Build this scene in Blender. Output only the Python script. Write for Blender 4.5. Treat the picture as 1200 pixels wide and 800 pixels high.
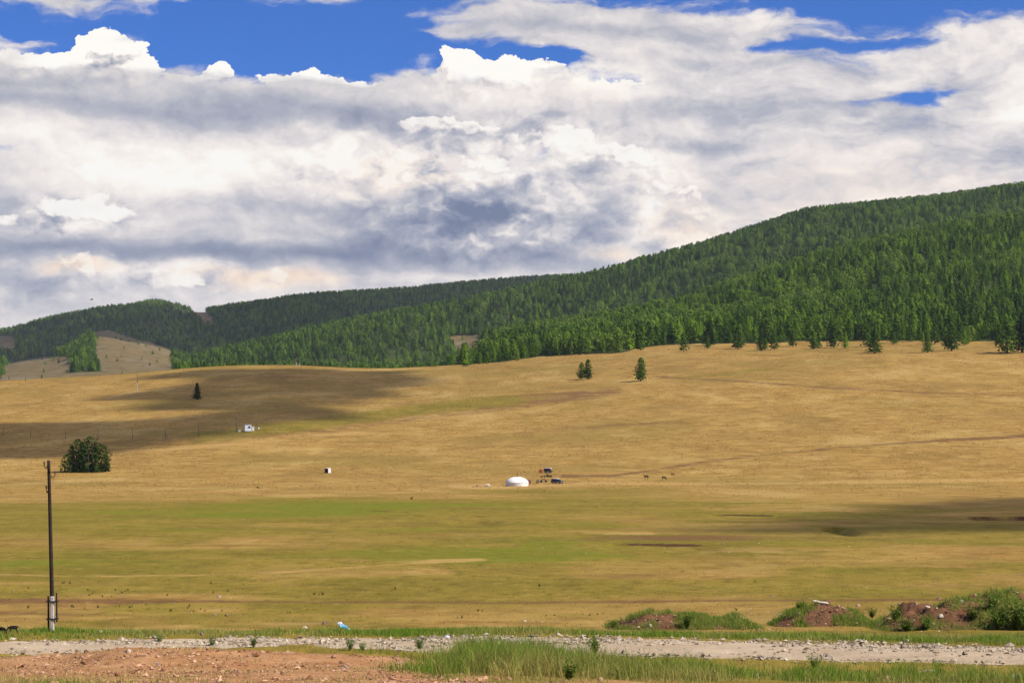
import bpy, bmesh, math, random
import numpy as np
from mathutils import Vector, Matrix, noise as mnoise

for o in list(bpy.data.objects):
    bpy.data.objects.remove(o)
SC = bpy.context.scene
COL = SC.collection
RNG = np.random.default_rng(7)
random.seed(7)

# ------------------------------------------------------------------ camera
F = 2500.0            # focal length in units of a 1200 px wide picture
EYE = 11.5            # eye height above the valley floor (the road runs on a terrace)
HOR = 511.0           # picture row of the true horizon (800 rows)
cam_data = bpy.data.cameras.new('camera')
cam = bpy.data.objects.new('camera', cam_data)
COL.objects.link(cam)
cam.location = (0, 0, EYE)
cam.rotation_euler = (math.pi / 2, 0, 0)
cam_data.sensor_width = 36.0
cam_data.lens = 36.0 * F / 1200.0
cam_data.shift_y = (HOR - 400.0) / 1200.0
cam_data.clip_start = 0.5
cam_data.clip_end = 60000.0
SC.camera = cam

SC.render.engine = 'CYCLES'
SC.view_settings.view_transform = 'Standard'
SC.view_settings.look = 'None'
SC.view_settings.gamma = 1.0
SC.view_settings.exposure = 0.50
SC.view_settings.use_curve_mapping = False
SC.cycles.max_bounces = 5
SC.cycles.diffuse_bounces = 2
SC.cycles.glossy_bounces = 2
SC.cycles.transmission_bounces = 3
SC.cycles.transparent_max_bounces = 8
SC.cycles.volume_bounces = 0

# ------------------------------------------------------------------ sun
SUN_EL = math.radians(46.0)
SUN_AZ = math.radians(111.0)          # clockwise from the view direction: right of the picture, a little behind the camera
SUN_DIR = Vector((math.sin(SUN_AZ) * math.cos(SUN_EL), math.cos(SUN_AZ) * math.cos(SUN_EL), math.sin(SUN_EL)))
sun_data = bpy.data.lights.new('sun', 'SUN')
sun_data.energy = 5.0
sun_data.angle = math.radians(0.53)
sun_data.color = (1.0, 0.93, 0.82)
sun = bpy.data.objects.new('sun', sun_data)
sun.rotation_euler = SUN_DIR.to_track_quat('Z', 'Y').to_euler()
sun.location = (300, -50, 400)
COL.objects.link(sun)

# ------------------------------------------------------------------ node helpers
class S:
    """a socket with arithmetic"""
    def __init__(self, g, sock):
        self.g, self.s = g, sock
    def _m(self, op, b=None, c=None, clamp=False):
        n = self.g.nodes.new('ShaderNodeMath'); n.operation = op; n.use_clamp = clamp
        self.g.links.new(self.s, n.inputs[0])
        for i, v in ((1, b), (2, c)):
            if v is None: continue
            if isinstance(v, S): self.g.links.new(v.s, n.inputs[i])
            else: n.inputs[i].default_value = v
        return S(self.g, n.outputs[0])
    def __add__(self, b): return self._m('ADD', b)
    def __sub__(self, b): return self._m('SUBTRACT', b)
    def __mul__(self, b): return self._m('MULTIPLY', b)
    def __truediv__(self, b): return self._m('DIVIDE', b)
    def max(self, b): return self._m('MAXIMUM', b)
    def min(self, b): return self._m('MINIMUM', b)
    def pow(self, b): return self._m('POWER', b)
    def abs(self): return self._m('ABSOLUTE')
    def clamp(self): return self._m('ADD', 0.0, clamp=True)
    def ramp(self, a, b, lo=0.0, hi=1.0):
        n = self.g.nodes.new('ShaderNodeMapRange'); n.interpolation_type = 'SMOOTHSTEP'
        self.g.links.new(self.s, n.inputs[0])
        for i, v in ((1, a), (2, b), (3, lo), (4, hi)):
            n.inputs[i].default_value = v
        return S(self.g, n.outputs[0])
    def lin(self, a, b, lo=0.0, hi=1.0):
        n = self.g.nodes.new('ShaderNodeMapRange')
        self.g.links.new(self.s, n.inputs[0])
        for i, v in ((1, a), (2, b), (3, lo), (4, hi)):
            n.inputs[i].default_value = v
        return S(self.g, n.outputs[0])

def vmath(g, op, a, b=None, c=None, scale=None):
    n = g.nodes.new('ShaderNodeVectorMath'); n.operation = op
    for i, v in ((0, a), (1, b), (2, c)):
        if v is None: continue
        if isinstance(v, S): g.links.new(v.s, n.inputs[i])
        else: n.inputs[i].default_value = v
    if scale is not None:
        if isinstance(scale, S): g.links.new(scale.s, n.inputs['Scale'])
        else: n.inputs['Scale'].default_value = scale
    return S(g, n.outputs['Value'] if op in ('LENGTH', 'DOT_PRODUCT', 'DISTANCE') else n.outputs[0])

def comb(g, x, y, z=0.0):
    n = g.nodes.new('ShaderNodeCombineXYZ')
    for i, v in enumerate((x, y, z)):
        if isinstance(v, S): g.links.new(v.s, n.inputs[i])
        else: n.inputs[i].default_value = v
    return S(g, n.outputs[0])

def sep(g, v):
    n = g.nodes.new('ShaderNodeSeparateXYZ'); g.links.new(v.s, n.inputs[0])
    return [S(g, n.outputs[i]) for i in range(3)]

def noise_tex(g, vec, scale, detail=4.0, rough=0.55, lac=2.0, dist=0.0, out=0, dim='3D'):
    n = g.nodes.new('ShaderNodeTexNoise'); n.noise_dimensions = dim
    g.links.new(vec.s, n.inputs['Vector'])
    n.inputs['Scale'].default_value = scale
    n.inputs['Detail'].default_value = detail
    n.inputs['Roughness'].default_value = rough
    n.inputs['Lacunarity'].default_value = lac
    n.inputs['Distortion'].default_value = dist
    return S(g, n.outputs[out])

def voro_tex(g, vec, scale, detail=3.0, rough=0.5, feature='SMOOTH_F1', smooth=0.5, dim='2D', out='Distance'):
    n = g.nodes.new('ShaderNodeTexVoronoi'); n.voronoi_dimensions = dim; n.feature = feature
    g.links.new(vec.s, n.inputs['Vector'])
    n.inputs['Scale'].default_value = scale
    n.inputs['Detail'].default_value = detail
    n.inputs['Roughness'].default_value = rough
    if feature == 'SMOOTH_F1': n.inputs['Smoothness'].default_value = smooth
    return S(g, n.outputs[out])

def mixc(g, fac, a, b, mode='MIX'):
    n = g.nodes.new('ShaderNodeMix'); n.data_type = 'RGBA'; n.blend_type = mode; n.clamp_factor = True
    if isinstance(fac, S): g.links.new(fac.s, n.inputs[0])
    else: n.inputs[0].default_value = fac
    for i, v in ((6, a), (7, b)):
        if isinstance(v, S): g.links.new(v.s, n.inputs[i])
        else: n.inputs[i].default_value = (*v, 1.0) if len(v) == 3 else v
    return S(g, n.outputs[2])

def ramp_col(g, fac, stops):
    n = g.nodes.new('ShaderNodeValToRGB')
    g.links.new(fac.s, n.inputs[0])
    cr = n.color_ramp
    while len(cr.elements) < len(stops): cr.elements.new(0.5)
    for e, (p, c) in zip(cr.elements, stops):
        e.position = p; e.color = (*c, 1.0)
    return S(g, n.outputs[0])

def lin3(r, g, b):
    f = lambda c: (c / 255.0 / 12.92) if c / 255.0 < 0.04045 else ((c / 255.0 + 0.055) / 1.055) ** 2.4
    return (f(r), f(g), f(b))

# ------------------------------------------------------------------ sky: Nishita blue with layered daytime clouds
def build_world():
    w = bpy.data.worlds.new('World'); SC.world = w; w.use_nodes = True
    g = w.node_tree
    for n in list(g.nodes): g.nodes.remove(n)
    out = g.nodes.new('ShaderNodeOutputWorld'); bg = g.nodes.new('ShaderNodeBackground')
    g.links.new(bg.outputs[0], out.inputs[0])
    sky = g.nodes.new('ShaderNodeTexSky'); sky.sky_type = 'NISHITA'; sky.sun_disc = False
    sky.sun_elevation = SUN_EL; sky.sun_rotation = SUN_AZ
    sky.altitude = 1500; sky.air_density = 1.0; sky.dust_density = 0.2; sky.ozone_density = 3.0
    STR = 0.1
    bg.inputs['Strength'].default_value = STR
    tc = g.nodes.new('ShaderNodeTexCoord')
    D = S(g, tc.outputs['Generated'])
    x, y, z = sep(g, D)
    az = x._m('ARCTAN2', y)
    hyp = (x * x + y * y)._m('SQRT').max(0.02)
    # compass bearing and height above the horizon, in hundredths of the focal length
    u = az * 25.0
    v = (z / hyp) * 25.0
    v = v.min(60.0)
    P0 = comb(g, u, v, 0.0)
    # clouds higher up are nearer and show larger, those by the horizon are thin
    wn = noise_tex(g, vmath(g, 'MULTIPLY', P0, (1.0, 1.6, 1.0)), 0.55, 5.0, 0.55, out=1)
    wv = vmath(g, 'MULTIPLY', vmath(g, 'SUBTRACT', wn, (0.5, 0.5, 0.5)), (1.5, 0.75, 0.0))
    P = vmath(g, 'ADD', P0, wv)
    wn2 = noise_tex(g, vmath(g, 'MULTIPLY', P0, (1.0, 1.3, 1.0)), 2.2, 4.0, 0.6, out=1)
    wv2 = vmath(g, 'MULTIPLY', vmath(g, 'SUBTRACT', wn2, (0.5, 0.5, 0.5)), (0.5, 0.34, 0.0))
    Ph = vmath(g, 'ADD', P0, wv2)          # small warp only: for clouds with a definite outline

    def blob(X, Y, rx, ry, a=1.0, b=0.0, vec=P):
        cx, cy, sx, sy = (X - 600) / 100, (HOR - Y) / 100, 100.0 / rx, 100.0 / ry
        q = vmath(g, 'LENGTH', vmath(g, 'MULTIPLY_ADD', vec, (sx, sy, 0), (-cx * sx, -cy * sy, 0)))
        return q.ramp(b, a, 1.0, 0.0)
    def field(base, blobs, vec=P):
        f = base
        for (X, Y, rx, ry, wgt) in blobs:
            t = blob(X, Y, rx, ry, 1.0, 0.0, vec) * wgt
            f = (f + t) if f is not None else t
        return f

    # --- cloud texture: billows and streaks
    def billow(vec, sc):
        vd = voro_tex(g, vec, sc, 4.0, 0.52, smooth=0.35)
        return vd
    Pb = vmath(g, 'MULTIPLY', Ph, (1.0, 1.35, 1.0))
    b0 = billow(Pb, 1.1)
    b1 = billow(vmath(g, 'ADD', Pb, (0.06, 0.13, 0.0)), 1.1)
    e0 = billow(Pb, 2.7)
    e1 = billow(vmath(g, 'ADD', Pb, (0.03, 0.08, 0.0)), 2.7)
    Pl_ = vmath(g, 'MULTIPLY', vmath(g, 'ADD', P0, vmath(g, 'SCALE', wv2, scale=0.8)), (1.0, 1.25, 1.0))
    l0 = voro_tex(g, Pl_, 1.35, 1.2, 0.45, smooth=0.55)
    l1 = voro_tex(g, vmath(g, 'ADD', Pl_, (-0.10, 0.20, 0.0)), 1.35, 1.2, 0.45, smooth=0.55)
    relief = (b1 - b0)                       # >0 where the puff faces up towards the light
    st = noise_tex(g, vmath(g, 'MULTIPLY', P, (0.45, 2.1, 1.0)), 0.8, 7.0, 0.6)
    st2 = noise_tex(g, vmath(g, 'ADD', vmath(g, 'MULTIPLY', P, (0.8, 2.6, 1.0)), (3.1, 7.7, 0)), 1.6, 6.0, 0.62)
    fb = noise_tex(g, vmath(g, 'MULTIPLY', P, (1.0, 1.4, 1.0)), 0.9, 9.0, 0.63)

    # --- brightness of the main bank
    B = field(None, [
        # left: bright cloud wall under the grey sheet
        (200, 190, 330, 62, 0.34), (230, 205, 130, 45, 0.15), (40, 170, 120, 40, 0.10), (390, 200, 150, 50, 0.12),
        # grey sheet
        (150, 128, 380, 22, -0.24), (420, 132, 260, 26, -0.20), (60, 108, 160, 14, -0.18), (300, 112, 200, 18, -0.16),
        # dark blue-grey base on the left
        (170, 293, 330, 24, -0.34), (40, 285, 150, 22, -0.18), (330, 298, 200, 24, -0.20), (60, 345, 150, 40, -0.12),
        (420, 305, 120, 40, -0.14), (20, 240, 90, 40, -0.10), (330, 240, 120, 22, -0.12),
        # low peach patches
        (110, 320, 90, 20, 0.30), (320, 330, 110, 22, 0.30), (200, 322, 70, 12, 0.14), (250, 350, 260, 30, 0.06),
        (520, 325, 160, 12, 0.20), (690, 296, 90, 16, 0.28),
        # dark mass of the centre
        (560, 272, 230, 64, -0.33), (640, 300, 190, 26, -0.18), (470, 285, 150, 50, -0.24), (430, 225, 60, 40, -0.12), (700, 240, 60, 40, -0.12),
        # bright wall of the centre
        (520, 180, 170, 50, 0.26), (470, 205, 60, 40, 0.14), (560, 200, 70, 45, 0.20), (660, 190, 70, 40, 0.22), (770, 210, 90, 60, 0.22),
        (820, 270, 60, 70, 0.24), (790, 290, 110, 40, 0.18), (710, 105, 120, 40, 0.22), (600, 95, 150, 40, 0.22),
        # right: pale layered cloud
        (900, 130, 220, 22, -0.18), (830, 165, 150, 14, -0.20), (1020, 150, 150, 16, -0.16), (1000, 230, 330, 60, 0.16),
        (1030, 170, 60, 30, 0.16), (1180, 135, 70, 50, 0.34), (1120, 190, 120, 40, -0.10), (1170, 190, 90, 24, -0.14), (900, 60, 260, 30, 0.05), (760, 45, 200, 22, -0.14),
        (640, 35, 180, 16, -0.16), (1120, 70, 140, 40, 0.12), (850, 75, 120, 16, -0.10), (1000, 95, 140, 20, 0.10),
    ])
    B = B * 1.15 + 0.575
    # far round the horizon the same kind of cloud goes on
    B = B + (fb - 0.5) * 0.55 + (st - 0.5) * 0.34 + (st2 - 0.5) * 0.24
    fb2 = noise_tex(g, vmath(g, 'ADD', vmath(g, 'MULTIPLY', P, (1.0, 1.4, 1.0)), (0.12, 0.30, 0.0)), 0.9, 9.0, 0.63)
    lump = fb - fb2
    B = B + (st2 - 0.5) * (u.ramp(0.8, 3.0) * 0.45) + (st - 0.5) * (u.ramp(0.8, 3.0) * 0.25)
    # puffs only where cumulus stands
    puff = field(None, [(560, 190, 300, 90, 0.9), (100, 250, 110, 34, 0.8), (200, 330, 260, 40, 0.5), (120, 70, 130, 45, 0.7), (250, 84, 50, 16, 0.6),
                        (590, 85, 140, 40, 0.9), (790, 270, 110, 80, 0.6), (200, 190, 260, 60, 0.25), (560, 270, 200, 60, 0.9)]).clamp()
    B = B + relief * (puff * 0.9 + 0.12) + lump * (puff * 0.8 + 0.35) + (e1 - e0) * (puff * 0.40 + 0.05) + (l1 - l0) * (puff * 1.15 + 0.06)
    cols = [(0.0, lin3(116, 126, 152)), (0.20, lin3(134, 142, 164)), (0.376, lin3(160, 164, 180)), (0.536, lin3(188, 188, 196)), (0.664, lin3(218, 213, 213)),
            (0.792, lin3(241, 233, 228)), (0.92, lin3(253, 247, 238)), (1.0, lin3(255, 252, 246))]
    B = (B + 0.25) * 0.8
    cbank = ramp_col(g, B, cols)
    warm = field(None, [(110, 318, 90, 22, 0.7), (320, 330, 120, 26, 0.7), (690, 296, 90, 16, 0.5), (810, 270, 70, 60, 0.35), (480, 205, 120, 60, 0.25), (1000, 230, 400, 80, 0.2)]).clamp()
    cbank = mixc(g, warm * B.ramp(0.52, 0.84), cbank, lin3(255, 228, 200), 'MULTIPLY')
    # --- cover of the bank: opens to the blue in the upper part
    C = v.lin(3.7, 5.6, 0.80, 0.30)
    C = C + field(None, [(330, 45, 330, 58, -0.62), (400, 75, 120, 28, -0.30), (480, 60, 60, 30, -0.25), (30, 40, 160, 26, -0.32), (250, 55, 90, 24, -0.25), (1060, 8, 330, 22, -0.5),
                         (985, 52, 120, 12, -0.26), (1062, 118, 66, 20, -0.50), (1100, 108, 40, 10, -0.2), (915, 60, 60, 16, -0.26), (656, 74, 36, 16, -0.34), (880, 52, 50, 14, -0.2),
                         (60, 6, 150, 14, 0.22), (640, 25, 260, 40, 0.45), (540, 42, 130, 12, 0.26), (640, 40, 120, 14, 0.15), (820, 60, 220, 60, 0.32), (1150, 70, 160, 40, 0.35), (980, 90, 150, 14, 0.12), (200, 132, 500, 36, 0.35), (90, 76, 160, 22, -0.35), (585, 82, 110, 26, -0.55), (700, 100, 70, 20, -0.2)])
    C = C + (st - 0.5) * 0.75 + (st2 - 0.5) * 0.75 + (fb - 0.5) * 0.4
    aC = C.ramp(0.36, 0.66)
    # --- cumulus: heaps with a definite outline, bright on the shoulders that face up, grey below
    def heap(blobs, crink, lo, hi, gain, base, k=1.0, fine=False):
        blobs = [(X, Y, rx * k, ry * k, w_) for X, Y, rx, ry, w_ in blobs]
        def dens(dx, dy):
            vec = Ph if dx == 0 else vmath(g, 'ADD', Ph, (dx, dy, 0))
            bb = ((e0 if dx == 0 else e1) if fine else (b0 if dx == 0 else b1))
            return field(None, blobs, vec) - (bb - 0.40) * crink
        h0 = dens(0, 0); h1 = dens(0.07, 0.15)
        a = h0.ramp(lo, hi)
        lit = (h0 - h1) * gain + base + (fb - 0.5) * 0.45 + lump * 1.2
        return h0, a, ramp_col(g, (lit + 0.25) * 0.8, cols), lit
    # puffs in front of the bank
    hp, aP, cpuff, lP = heap([(75, 256, 34, 20, 0.8), (105, 250, 40, 22, 0.8), (140, 260, 28, 12, 0.6), (15, 262, 26, 10, 0.6),
                          (481, 216, 24, 20, 0.9), (505, 175, 50, 34, 0.7), (560, 205, 52, 30, 0.9), (590, 190, 40, 26, 0.6), (530, 150, 80, 24, 0.6),
                          (640, 180, 46, 30, 0.8), (690, 176, 50, 28, 0.7), (655, 205, 36, 26, 0.7), (720, 212, 46, 30, 0.7), (750, 185, 24, 20, 0.6), (775, 230, 44, 40, 0.7),
                          (805, 262, 40, 40, 0.7), (380, 215, 46, 24, 0.5), (420, 175, 30, 24, 0.6), (350, 235, 40, 14, 0.4),
                          (95, 316, 52, 16, 0.6), (225, 330, 26, 10, 0.6), (320, 330, 34, 14, 0.6), 
                          ], 0.50, 0.14, 0.26, 1.2, 0.36, 1.5, True)
    aP = aP * lP.ramp(0.36, 0.82) * 0.9
    heads = [(118, 84, 92, 44, 0.9), (143, 56, 40, 32, 0.9), (118, 66, 40, 30, 0.6), (50, 92, 110, 36, 0.8), (10, 84, 60, 26, 0.6), (172, 92, 50, 26, 0.6),
             (258, 88, 34, 20, 1.1), (230, 96, 40, 14, 0.7), (545, 84, 48, 40, 0.9), (535, 70, 30, 26, 0.6), (590, 88, 84, 36, 0.9), (636, 96, 70, 36, 0.8), (530, 104, 50, 30, 0.7), (700, 110, 90, 34, 0.7),
             (355, 100, 110, 18, 0.8), (440, 102, 80, 14, 0.6)]
    hh, aH, chead, lH = heap(heads, 0.55, 0.16, 0.22, 1.6, 0.60, 1.0, True)
    skyc = S(g, sky.outputs[0])
    skyc = mixc(g, 1.0, skyc, (0.19, 0.40, 0.82), 'MULTIPLY')
    # clouds give their own (scattered) light; the background strength applies to all
    K = 0.73 / STR
    puffc = mixc(g, warm * 0.6, cpuff, lin3(255, 230, 204), 'MULTIPLY')
    cb = mixc(g, aP, cbank, puffc)
    cb = vmath(g, 'SCALE', cb, scale=K)
    ch = vmath(g, 'SCALE', chead, scale=K)
    c = mixc(g, aH, skyc, ch)
    c = mixc(g, aC * 0.97, c, cb)
    g.links.new(c.s, bg.inputs['Color'])
    w.cycles.sampling_method = 'MANUAL'; w.cycles.sample_map_resolution = 512
build_world()

# ------------------------------------------------------------------ haze is added after the land (see further down)
# ------------------------------------------------------------------ numpy noise
def _hash(ix, iy, seed):
    h = (ix.astype(np.int64) * 374761393 + iy.astype(np.int64) * 668265263 + seed * 974634581) & 0xFFFFFFFF
    h = ((h ^ (h >> 13)) * 1274126177) & 0xFFFFFFFF
    h = h ^ (h >> 16)
    return (h & 0xFFFF) / 32767.5 - 1.0

def vnoise(x, y, seed=0):
    x = np.asarray(x, float); y = np.asarray(y, float)
    ix = np.floor(x); iy = np.floor(y)
    fx = x - ix; fy = y - iy
    fx = fx * fx * fx * (fx * (fx * 6 - 15) + 10); fy = fy * fy * fy * (fy * (fy * 6 - 15) + 10)
    a = _hash(ix, iy, seed); b = _hash(ix + 1, iy, seed); c = _hash(ix, iy + 1, seed); d = _hash(ix + 1, iy + 1, seed)
    return (a * (1 - fx) + b * fx) * (1 - fy) + (c * (1 - fx) + d * fx) * fy

def fbm(x, y, octs=4, seed=0, rough=0.5):
    s = 0.0; amp = 1.0; tot = 0.0
    for k in range(octs):
        s = s + amp * vnoise(x * 2 ** k + 17.3 * k, y * 2 ** k - 9.1 * k, seed + k); tot += amp; amp *= rough
    return s / tot

def sstep(a, b, x):
    t = np.clip((x - a) / (b - a), 0, 1); return t * t * (3 - 2 * t)

# ------------------------------------------------------------------ the lie of the land
XC = np.arange(-2400, 3601, 4.0)          # bearings, as columns of a 1200 wide picture taken from the road
def curve(pts, smooth=3):
    p = np.array(pts, float)
    y = np.interp(XC, p[:, 0], p[:, 1])
    k = np.exp(-0.5 * (np.arange(-12, 13) / max(smooth, 1e-3)) ** 2); k /= k.sum()
    return np.convolve(np.pad(y, 12, mode='edge'), k, mode='valid')
def zrow(r, y):           # height that stands at picture row y when r metres away
    return EYE + r * (HOR - y) / F

crest = curve([(-2400, 455), (-600, 452), (0, 447), (50, 444), (150, 438), (230, 431), (290, 429), (350, 429), (410, 432), (450, 433), (560, 427), (650, 420), (700, 415),
               (760, 410), (830, 405), (900, 404), (1000, 401), (1200, 397), (1500, 392), (2400, 400), (3600, 430)], 5)
R1 = curve([(-2400, 452), (500, 448), (530, 436), (560, 404), (600, 398), (700, 381), (800, 362), (850, 345), (900, 328), (1000, 297), (1080, 281), (1140, 271), (1200, 266),
            (1300, 254), (1500, 240), (2000, 235), (3000, 330), (3600, 420)], 3)
R2 = curve([(-2400, 440), (-200, 440), (0, 431), (20, 425), (60, 421), (85, 409), (112, 392), (150, 398), (180, 406), (203, 416), (215, 428), (260, 415), (350, 392), (450, 374),
            (560, 356), (640, 339), (690, 330), (750, 311), (800, 297), (840, 286), (900, 267), (940, 253), (1000, 245), (1100, 237), (1200, 224), (1400, 206), (1800, 196), (2500, 240), (3600, 400)], 2)
R3 = curve([(-2400, 420), (-600, 396), (-200, 400), (0, 392), (60, 377), (110, 369), (150, 365), (180, 358), (205, 361), (222, 366), (238, 368), (265, 362), (300, 358), (350, 350), (400, 346),
            (500, 342), (590, 336), (640, 333), (700, 330), (900, 330), (1500, 330), (3600, 400)], 2)
right = sstep(520, 600, XC)
zc = zrow(1200, crest)
shift = np.interp(XC, [600, 1250], [0, 5.5])
KN = []                   # (distance per column, height per column)
one = np.ones_like(XC)
for r, z in ((0, 9.9), (20, 8.9), (40, 6.5), (55, 5.0), (62, 4.36), (70, 3.72), (78, 3.12), (83, 2.86), (94, 2.76), (100, 2.30), (106, 1.76), (112, 1.24), (125, 0.35)):
    sh = shift * sstep(20, 75, np.array(r)) * (1 - sstep(96, 125, np.array(r)))
    KN.append((one * r - sh, one * z))
for r, z in ((142, 0.0), (250, 0.0), (420, 0.0), (505, 0.1)):
    KN.append((one * r, one * z))
for r, f in ((560, 0.035), (650, 0.13), (750, 0.27), (900, 0.52), (1040, 0.77), (1200, 1.0)):
    KN.append((one * r, zc * f))
y1450 = np.where(right > 0, (crest + 9) * (1 - right) + right * (crest * 0.62 + R1 * 0.38), crest + 9)
KN.append((one * 1450, zrow(1450, y1450)))
KN.append((one * 2000, zrow(2000, R1)))
KN.append((one * 2350, zrow(2350, np.minimum(R1 + 17, 446) * right + (1 - right) * 446)))
KN.append((one * 3000, zrow(3000, R2)))
KN.append((one * 3700, zrow(3700, R2 + 12)))
KN.append((one * 4800, zrow(4800, R3)))
KN.append((one * 5600, zrow(5600, R3 + 22)))
KN.append((one * 7500, one * 90.0)); KN.append((one * 12000, one * 40.0)); KN.append((one * 16000, one * 20.0))
KR = np.array([k[0] for k in KN]); KZ = np.array([k[1] for k in KN])
def pchip_slopes(X, Y):
    h = np.diff(X, axis=0); d = np.diff(Y, axis=0) / h
    m = np.zeros_like(Y)
    w1 = 2 * h[1:] + h[:-1]; w2 = h[1:] + 2 * h[:-1]
    ok = d[:-1] * d[1:] > 0
    with np.errstate(divide='ignore', invalid='ignore'):
        hm = (w1 + w2) / (w1 / d[:-1] + w2 / d[1:])
    m[1:-1] = np.where(ok, hm, 0)
    m[0] = d[0]; m[-1] = d[-1]
    return m
KM = pchip_slopes(KR, KZ)

def columns_of(x, y):
    az = np.arctan2(x, y)
    return np.where(np.abs(az) < 0.87, 600 + F * np.tan(np.clip(az, -0.87, 0.87)), np.where(az > 0, 3600, -2400))

def base_height(x, y):
    x = np.asarray(x, float); y = np.asarray(y, float)
    az = np.arctan2(x, y)
    r = np.hypot(x, y) * np.cos(np.clip(az, -0.30, 0.30))
    c = np.clip((columns_of(x, y) - XC[0]) / 4.0, 0, len(XC) - 1.001)
    c0 = c.astype(int); f = c - c0
    def at(ci):
        kr = KR[:, ci]
        k = np.clip((kr <= r).sum(0) - 1, 0, len(KR) - 2)
        ii = np.arange(len(ci))
        x0 = kr[k, ii]; x1 = KR[k + 1, ci]; y0 = KZ[k, ci]; y1 = KZ[k + 1, ci]; m0 = KM[k, ci]; m1 = KM[k + 1, ci]
        h = x1 - x0; t = np.clip((r - x0) / h, 0, 1)
        return y0 * (1 + 2 * t) * (1 - t) ** 2 + h * m0 * t * (1 - t) ** 2 + y1 * t * t * (3 - 2 * t) + h * m1 * t * t * (t - 1)
    z = at(c0) * (1 - f) + at(np.minimum(c0 + 1, len(XC) - 1)) * f
    # undulations: knolls in the meadow, gullies on the hills, hummocks by the road
    far = sstep(1350, 2200, r) * (1 - sstep(6000, 9000, r))
    z = z + far * 9.0 * fbm(x / 420.0, y / 520.0, 4, 11)
    mid = sstep(180, 420, r) * (1 - sstep(1300, 1500, r))
    z = z + mid * np.interp(r, [180, 500, 680], [0.12, 0.22, 1.0]) * (0.9 * fbm(x / 130.0, y / 90.0, 3, 23) + 0.16 * fbm(x / 14.0, y / 14.0, 3, 29))
    near = 1 - sstep(150, 330, r)
    z = z + near * (0.10 * fbm(x / 7.0, y / 7.0, 3, 31) + 0.05 * fbm(x / 1.3, y / 1.3, 2, 37))
    return z

def flat(f):
    def g(x, y):
        x = np.asarray(x, float); y = np.asarray(y, float); sh = np.broadcast(x, y).shape
        return f(np.broadcast_to(x, sh).ravel(), np.broadcast_to(y, sh).ravel()).reshape(sh)
    return g
base_height = flat(base_height)

_RS = np.concatenate([np.arange(40, 130, 0.1), np.arange(130, 520, 0.5), np.arange(520, 1300, 1.0), np.arange(1300, 6000, 5.0)])
def locate(X, Y, hf=None, rmin=40.0):
    """the point of the land that shows at column X, row Y"""
    hf = hf or height
    tx = (X - 600) / F
    ys = _RS[_RS >= rmin]
    rows = HOR - F * (hf(tx * ys, ys) - EYE) / ys
    hit = np.nonzero(rows <= Y)[0]
    i = hit[0] if len(hit) else len(ys) - 1
    d = ys[i]
    if i > 0 and len(hit):
        a, b = rows[i - 1], rows[i]
        d = ys[i - 1] + (ys[i] - ys[i - 1]) * np.clip((a - Y) / max(a - b, 1e-6), 0, 1)
    return np.array([tx * d, d, float(hf(np.array(tx * d), np.array(d)))])

# erosion banks: low steps of bare soil that face the valley
SCARPS = [([(470, 604), (520, 603.4), (560, 603.8), (582, 604.2)], 0.18), ([(512, 609), (545, 609.2), (570, 609.8), (592, 610.6)], 0.35), ([(820, 602.6), (870, 602.4), (925, 603)], 0.22),
          ([(690, 637), (740, 636.6), (800, 637.4), (845, 638)], 0.25), ([(968, 604), (982, 603), (996, 606)], 0.5), ([(945, 617), (975, 617.4), (1000, 618.4)], 0.8),
          ([(1120, 606), (1160, 605.2), (1200, 605), (1240, 605.6)], 0.55), ([(395, 596), (440, 598), (490, 600)], 0.12)]
_SC = []
for pts, hgt in SCARPS:
    P3 = np.array([locate(X, Y, base_height) for X, Y in pts])
    _SC.append((P3[:, 0], P3[:, 1], hgt))
# road: both edges, as distance per column
_ef = [(-700, 756), (0, 752), (200, 749), (480, 747), (620, 745), (800, 749), (1000, 753), (1200, 758), (1900, 775)]
_en = [(-700, 769), (0, 766), (400, 765), (620, 766), (800, 770), (1000, 775), (1200, 779), (1900, 795)]
_rx = np.arange(-700, 1901, 20.0)
def _edge(pts):
    p = np.array(pts, float)
    return np.array([locate(X, np.interp(X, p[:, 0], p[:, 1]), base_height, 60)[1] for X in _rx])
ROAD_FAR = _edge(_ef); ROAD_NEAR = _edge(_en)
for a_ in (ROAD_FAR, ROAD_NEAR):
    k_ = np.ones(7) / 7; a_[:] = np.convolve(np.pad(a_, 3, mode='edge'), k_, mode='valid')
def road_sd(x, y):        # metres inside the road (positive) or outside (negative)
    c = columns_of(x, y)
    n = np.interp(c, _rx, ROAD_NEAR); f = np.interp(c, _rx, ROAD_FAR)
    return np.minimum(y - n, f - y)

def height_raw(x, y):
    z = base_height(x, y)
    for sx, sy, hgt in _SC:
        ly = np.interp(x, sx, sy)
        wx = sstep(sx[0], sx[0] + 3, x) * (1 - sstep(sx[-1] - 3, sx[-1], x))
        d = ly - y + 2.2 * fbm(x / 16.0, y / 60.0, 3, 71)
        z = z - hgt * wx * sstep(0, 0.9, d) * (1 - sstep(8, 30, d))
    # heap of red earth this side of the road
    c = columns_of(x, y)
    dn = np.interp(c, _rx, ROAD_NEAR) - y
    hp = sstep(60, 160, c) * (1 - sstep(430, 560, c)) * sstep(-0.5, 2.5, dn) * (1 - sstep(5, 12, dn))
    z = z + hp * (0.46 + 0.22 * fbm(x / 1.7, y / 1.7, 3, 77))
    sd = road_sd(x, y)
    z = z - 0.06 * sstep(0.3, 0.9, sd) - np.where(sd > 0.3, near_flat(x, y) * 0, 0)
    return z
def near_flat(x, y): return np.zeros_like(x)
height = flat(height_raw)

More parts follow.
